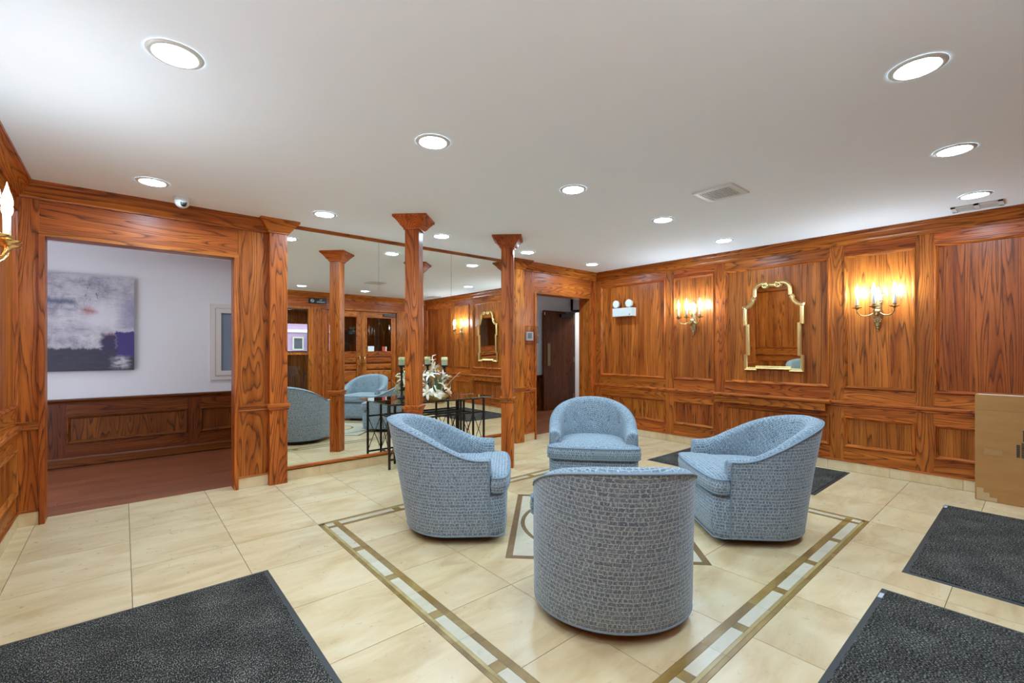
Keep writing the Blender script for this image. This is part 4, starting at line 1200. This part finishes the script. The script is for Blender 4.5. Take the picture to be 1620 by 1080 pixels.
# flower arrangement
fa = empty('flower_arrangement', (2.715, 4.465, TZ + .001)); tag(fa, 'cream lilies and leaves arranged in a low golden bowl on the glass table', 'flowers')
GB = plain('golden_bowl', (.46, .31, .09), .28, .75, var=.2)
autosmooth(MB().lathe([(.055, 0), (.070, .006), (.105, .026), (.125, .050), (.128, .066), (.122, .068), (.110, .060), (.004, .056)], 32).build('bowl', GB, fa), 40)
CREAM = plain('cream_petal', srgb(242, 232, 206), .55, var=.06)
PEACH = plain('peach_petal', srgb(240, 206, 170), .55, var=.08)
PINK = plain('pink_petal', srgb(226, 186, 176), .55, var=.08)
LEAF = plain('green_leaf', srgb(86, 104, 62), .5, var=.25)
LEAFP = plain('plum_leaf', srgb(96, 62, 66), .5, var=.25)
TWIG = plain('peach_twig', srgb(206, 150, 116), .6)
YEL = plain('yellow_stamen', srgb(226, 190, 80), .6)
def petal(L, w, curl, M, name, mat, parent, tipw=.15, cup=.25):
    vs, fs = [], []; n = 7
    for i in range(n):
        t = i / (n - 1); ww = w * (math.sin(PI * (t * .86 + .10)) ** .8) * (1 if i < n - 1 else tipw)
        z = L * t * math.cos(curl * t * .5); r = L * t * math.sin(curl * t * .5)
        for k in (-1, 0, 1): vs.append(M @ Vector((k * ww, r + (cup * ww if k else 0), z)))
    for i in range(n - 1):
        for k in range(2): fs.append((i * 3 + k, i * 3 + k + 1, i * 3 + 4 + k, i * 3 + 3 + k))
    vs2 = [v + (M.to_3x3() @ Vector((0, .0012, 0))) for v in vs]; m = len(vs)
    fs2 = fs + [tuple(reversed([i + m for i in f])) for f in fs]
    bd = [i * 3 for i in range(n)] + [(n - 1) * 3 + 1] + [i * 3 + 2 for i in reversed(range(n))] + [1]
    for a, c in zip(bd, bd[1:] + bd[:1]): fs2.append((a, c, c + m, a + m))
    return mk(name, vs + vs2, fs2, mat, parent, True)
def flower(base, direction, n, L, w, curl, mat, name='lily', open_=.5, stamens=True, cup=.25):
    q = Vector(direction).to_track_quat('Z', 'Y').to_matrix().to_4x4(); MT = Matrix.Translation(base) @ q
    root = MB().lathe([(.004, -.02), (.010, 0), (.012, .012), (.005, .020)], 8, MT).build(name, mat, fa, True)
    rr = random.Random(int(abs(base[0]) * 999) + n)
    for k in range(n):
        M = MT @ Matrix.Rotation(2 * PI * k / n + rr.random() * .3, 4, 'Z') @ Matrix.Rotation(-open_ * (.8 + .4 * rr.random()), 4, 'X')
        p = petal(L * (.85 + .3 * rr.random()), w, curl, M, 'petal', mat, None, cup=cup)
        p.parent = root; p.location = p.location - root.location
    if stamens:
        for k in range(3):
            a = 2 * PI * k / 3
            p0 = MT @ Vector((0, 0, .01)); p1 = MT @ Vector((.018 * math.cos(a), .018 * math.sin(a), L * .5))
            s_ = MB().tube([p0, p1], .0022, 5).build('stamen', YEL, None); s_.parent = root; s_.location = s_.location - root.location
    return root
def stem(p0, p1, r=.004, mat=LEAF, bend=.03, name='stem'):
    p0, p1 = Vector(p0), Vector(p1); mid = (p0 + p1) / 2 + Vector((bend, 0, abs(bend)))
    pts = [p0 * (1 - t) ** 2 + mid * 2 * t * (1 - t) + p1 * t * t for t in [k / 7 for k in range(8)]]
    return MB().tube(pts, r, 6).build(name, mat, fa, True)
def leaf(base, direction, L, w, mat=LEAF, curl=.7):
    q = Vector(direction).to_track_quat('Z', 'Y').to_matrix().to_4x4()
    return petal(L, w, curl, Matrix.Translation(base) @ q, 'leaf', mat, fa, cup=.15)
B0 = (0, 0, .055)
# image left is about (-.76,+.65) in plan, so x offsets carry a y part
def P(l, z, t=0.0): return (l * .76 + t * .65, -l * .65 + t * .76, z)
fl_spec = [
    (P(.005, .085 + .0, -.11), (.1, -.8, .62), 6, .100, .040, 1.3, CREAM, 'magnolia', .75),
    (P(.075, .15, -.07), (.5, -.5, .7), 7, .115, .016, 1.5, PEACH, 'lily', .75),
    (P(.115, .105, -.09), (.8, -.6, .05), 6, .085, .020, 1.2, PEACH, 'lily', .40),
    (P(-.085, .27, -.04), (-.35, -.2, .9), 8, .125, .015, 1.7, CREAM, 'lily', .75),
    (P(-.02, .29, 0), (.15, -.2, .95), 7, .120, .011, 1.2, PINK, 'lily', .60),
    (P(.05, .24, -.02), (.55, -.3, .8), 6, .110, .013, .9, CREAM, 'lily', .28),
    (P(-.10, .09, -.10), (-.6, -.75, .25), 6, .085, .018, 1.3, CREAM, 'lily', .70),
    (P(-.165, .22, .0), (-.9, .2, .45), 8, .130, .012, 1.5, CREAM, 'lily', .75),
    (P(-.13, .13, .06), (-.6, .6, .3), 7, .105, .015, 1.3, PEACH, 'lily', .70),
    (P(.02, .16, .08), (.2, .8, .5), 7, .110, .016, 1.3, CREAM, 'lily', .70),
    (P(-.06, .30, .09), (-.3, .7, .7), 7, .120, .014, 1.3, CREAM, 'lily', .60),
]
for base, dr_, n, L, w, cu_, mat, nm, op in fl_spec:
    flower(base, dr_, n, L, w, cu_, mat, nm, op)
    stem(B0, base, .0035, LEAF, .02 if base[0] > 0 else -.02)
# tall bird-like bloom
stem(B0, P(-.045, .37, -.02), .007, LEAF, -.02)
flower(P(-.045, .36, -.02), (-.12, 0, 1), 5, .075, .014, .5, CREAM, 'tall_bloom', .18, False)
flower(P(-.055, .44, -.02), (-.1, 0, 1), 6, .05, .010, 1.2, CREAM, 'tall_bloom', .6, False)
MB().tube([P(-.055, .44, -.02), P(-.062, .478, -.02), P(-.055, .498, -.02), P(-.018, .512, -.02)], [.007, .006, .008, .002], 8).build('tall_tip', CREAM, fa, True)
# branch
MB().tube([B0, P(.09, .13, -.03), P(.135, .20, -.03), P(.20, .265, -.03), P(.255, .315, -.03)], [.006, .006, .005, .004, .003], 6).build('branch', TWIG, fa, True)
MB().tube([P(.20, .265, -.03), P(.26, .275, -.03)], [.003, .002], 6).build('branch', TWIG, fa, True)
rl = random.Random(5)
for k in range(22):
    a = rl.uniform(-PI, PI); up = rl.uniform(.35, 1.6)
    leaf((.05 * math.cos(a), .05 * math.sin(a), .06), (math.cos(a), math.sin(a), up + (.6 if math.sin(a) > .3 else 0)), rl.uniform(.12, .26) * (.55 if math.sin(a) > .3 else 1), rl.uniform(.010, .020), LEAF if k % 3 else LEAFP, rl.uniform(.4, 1.2))
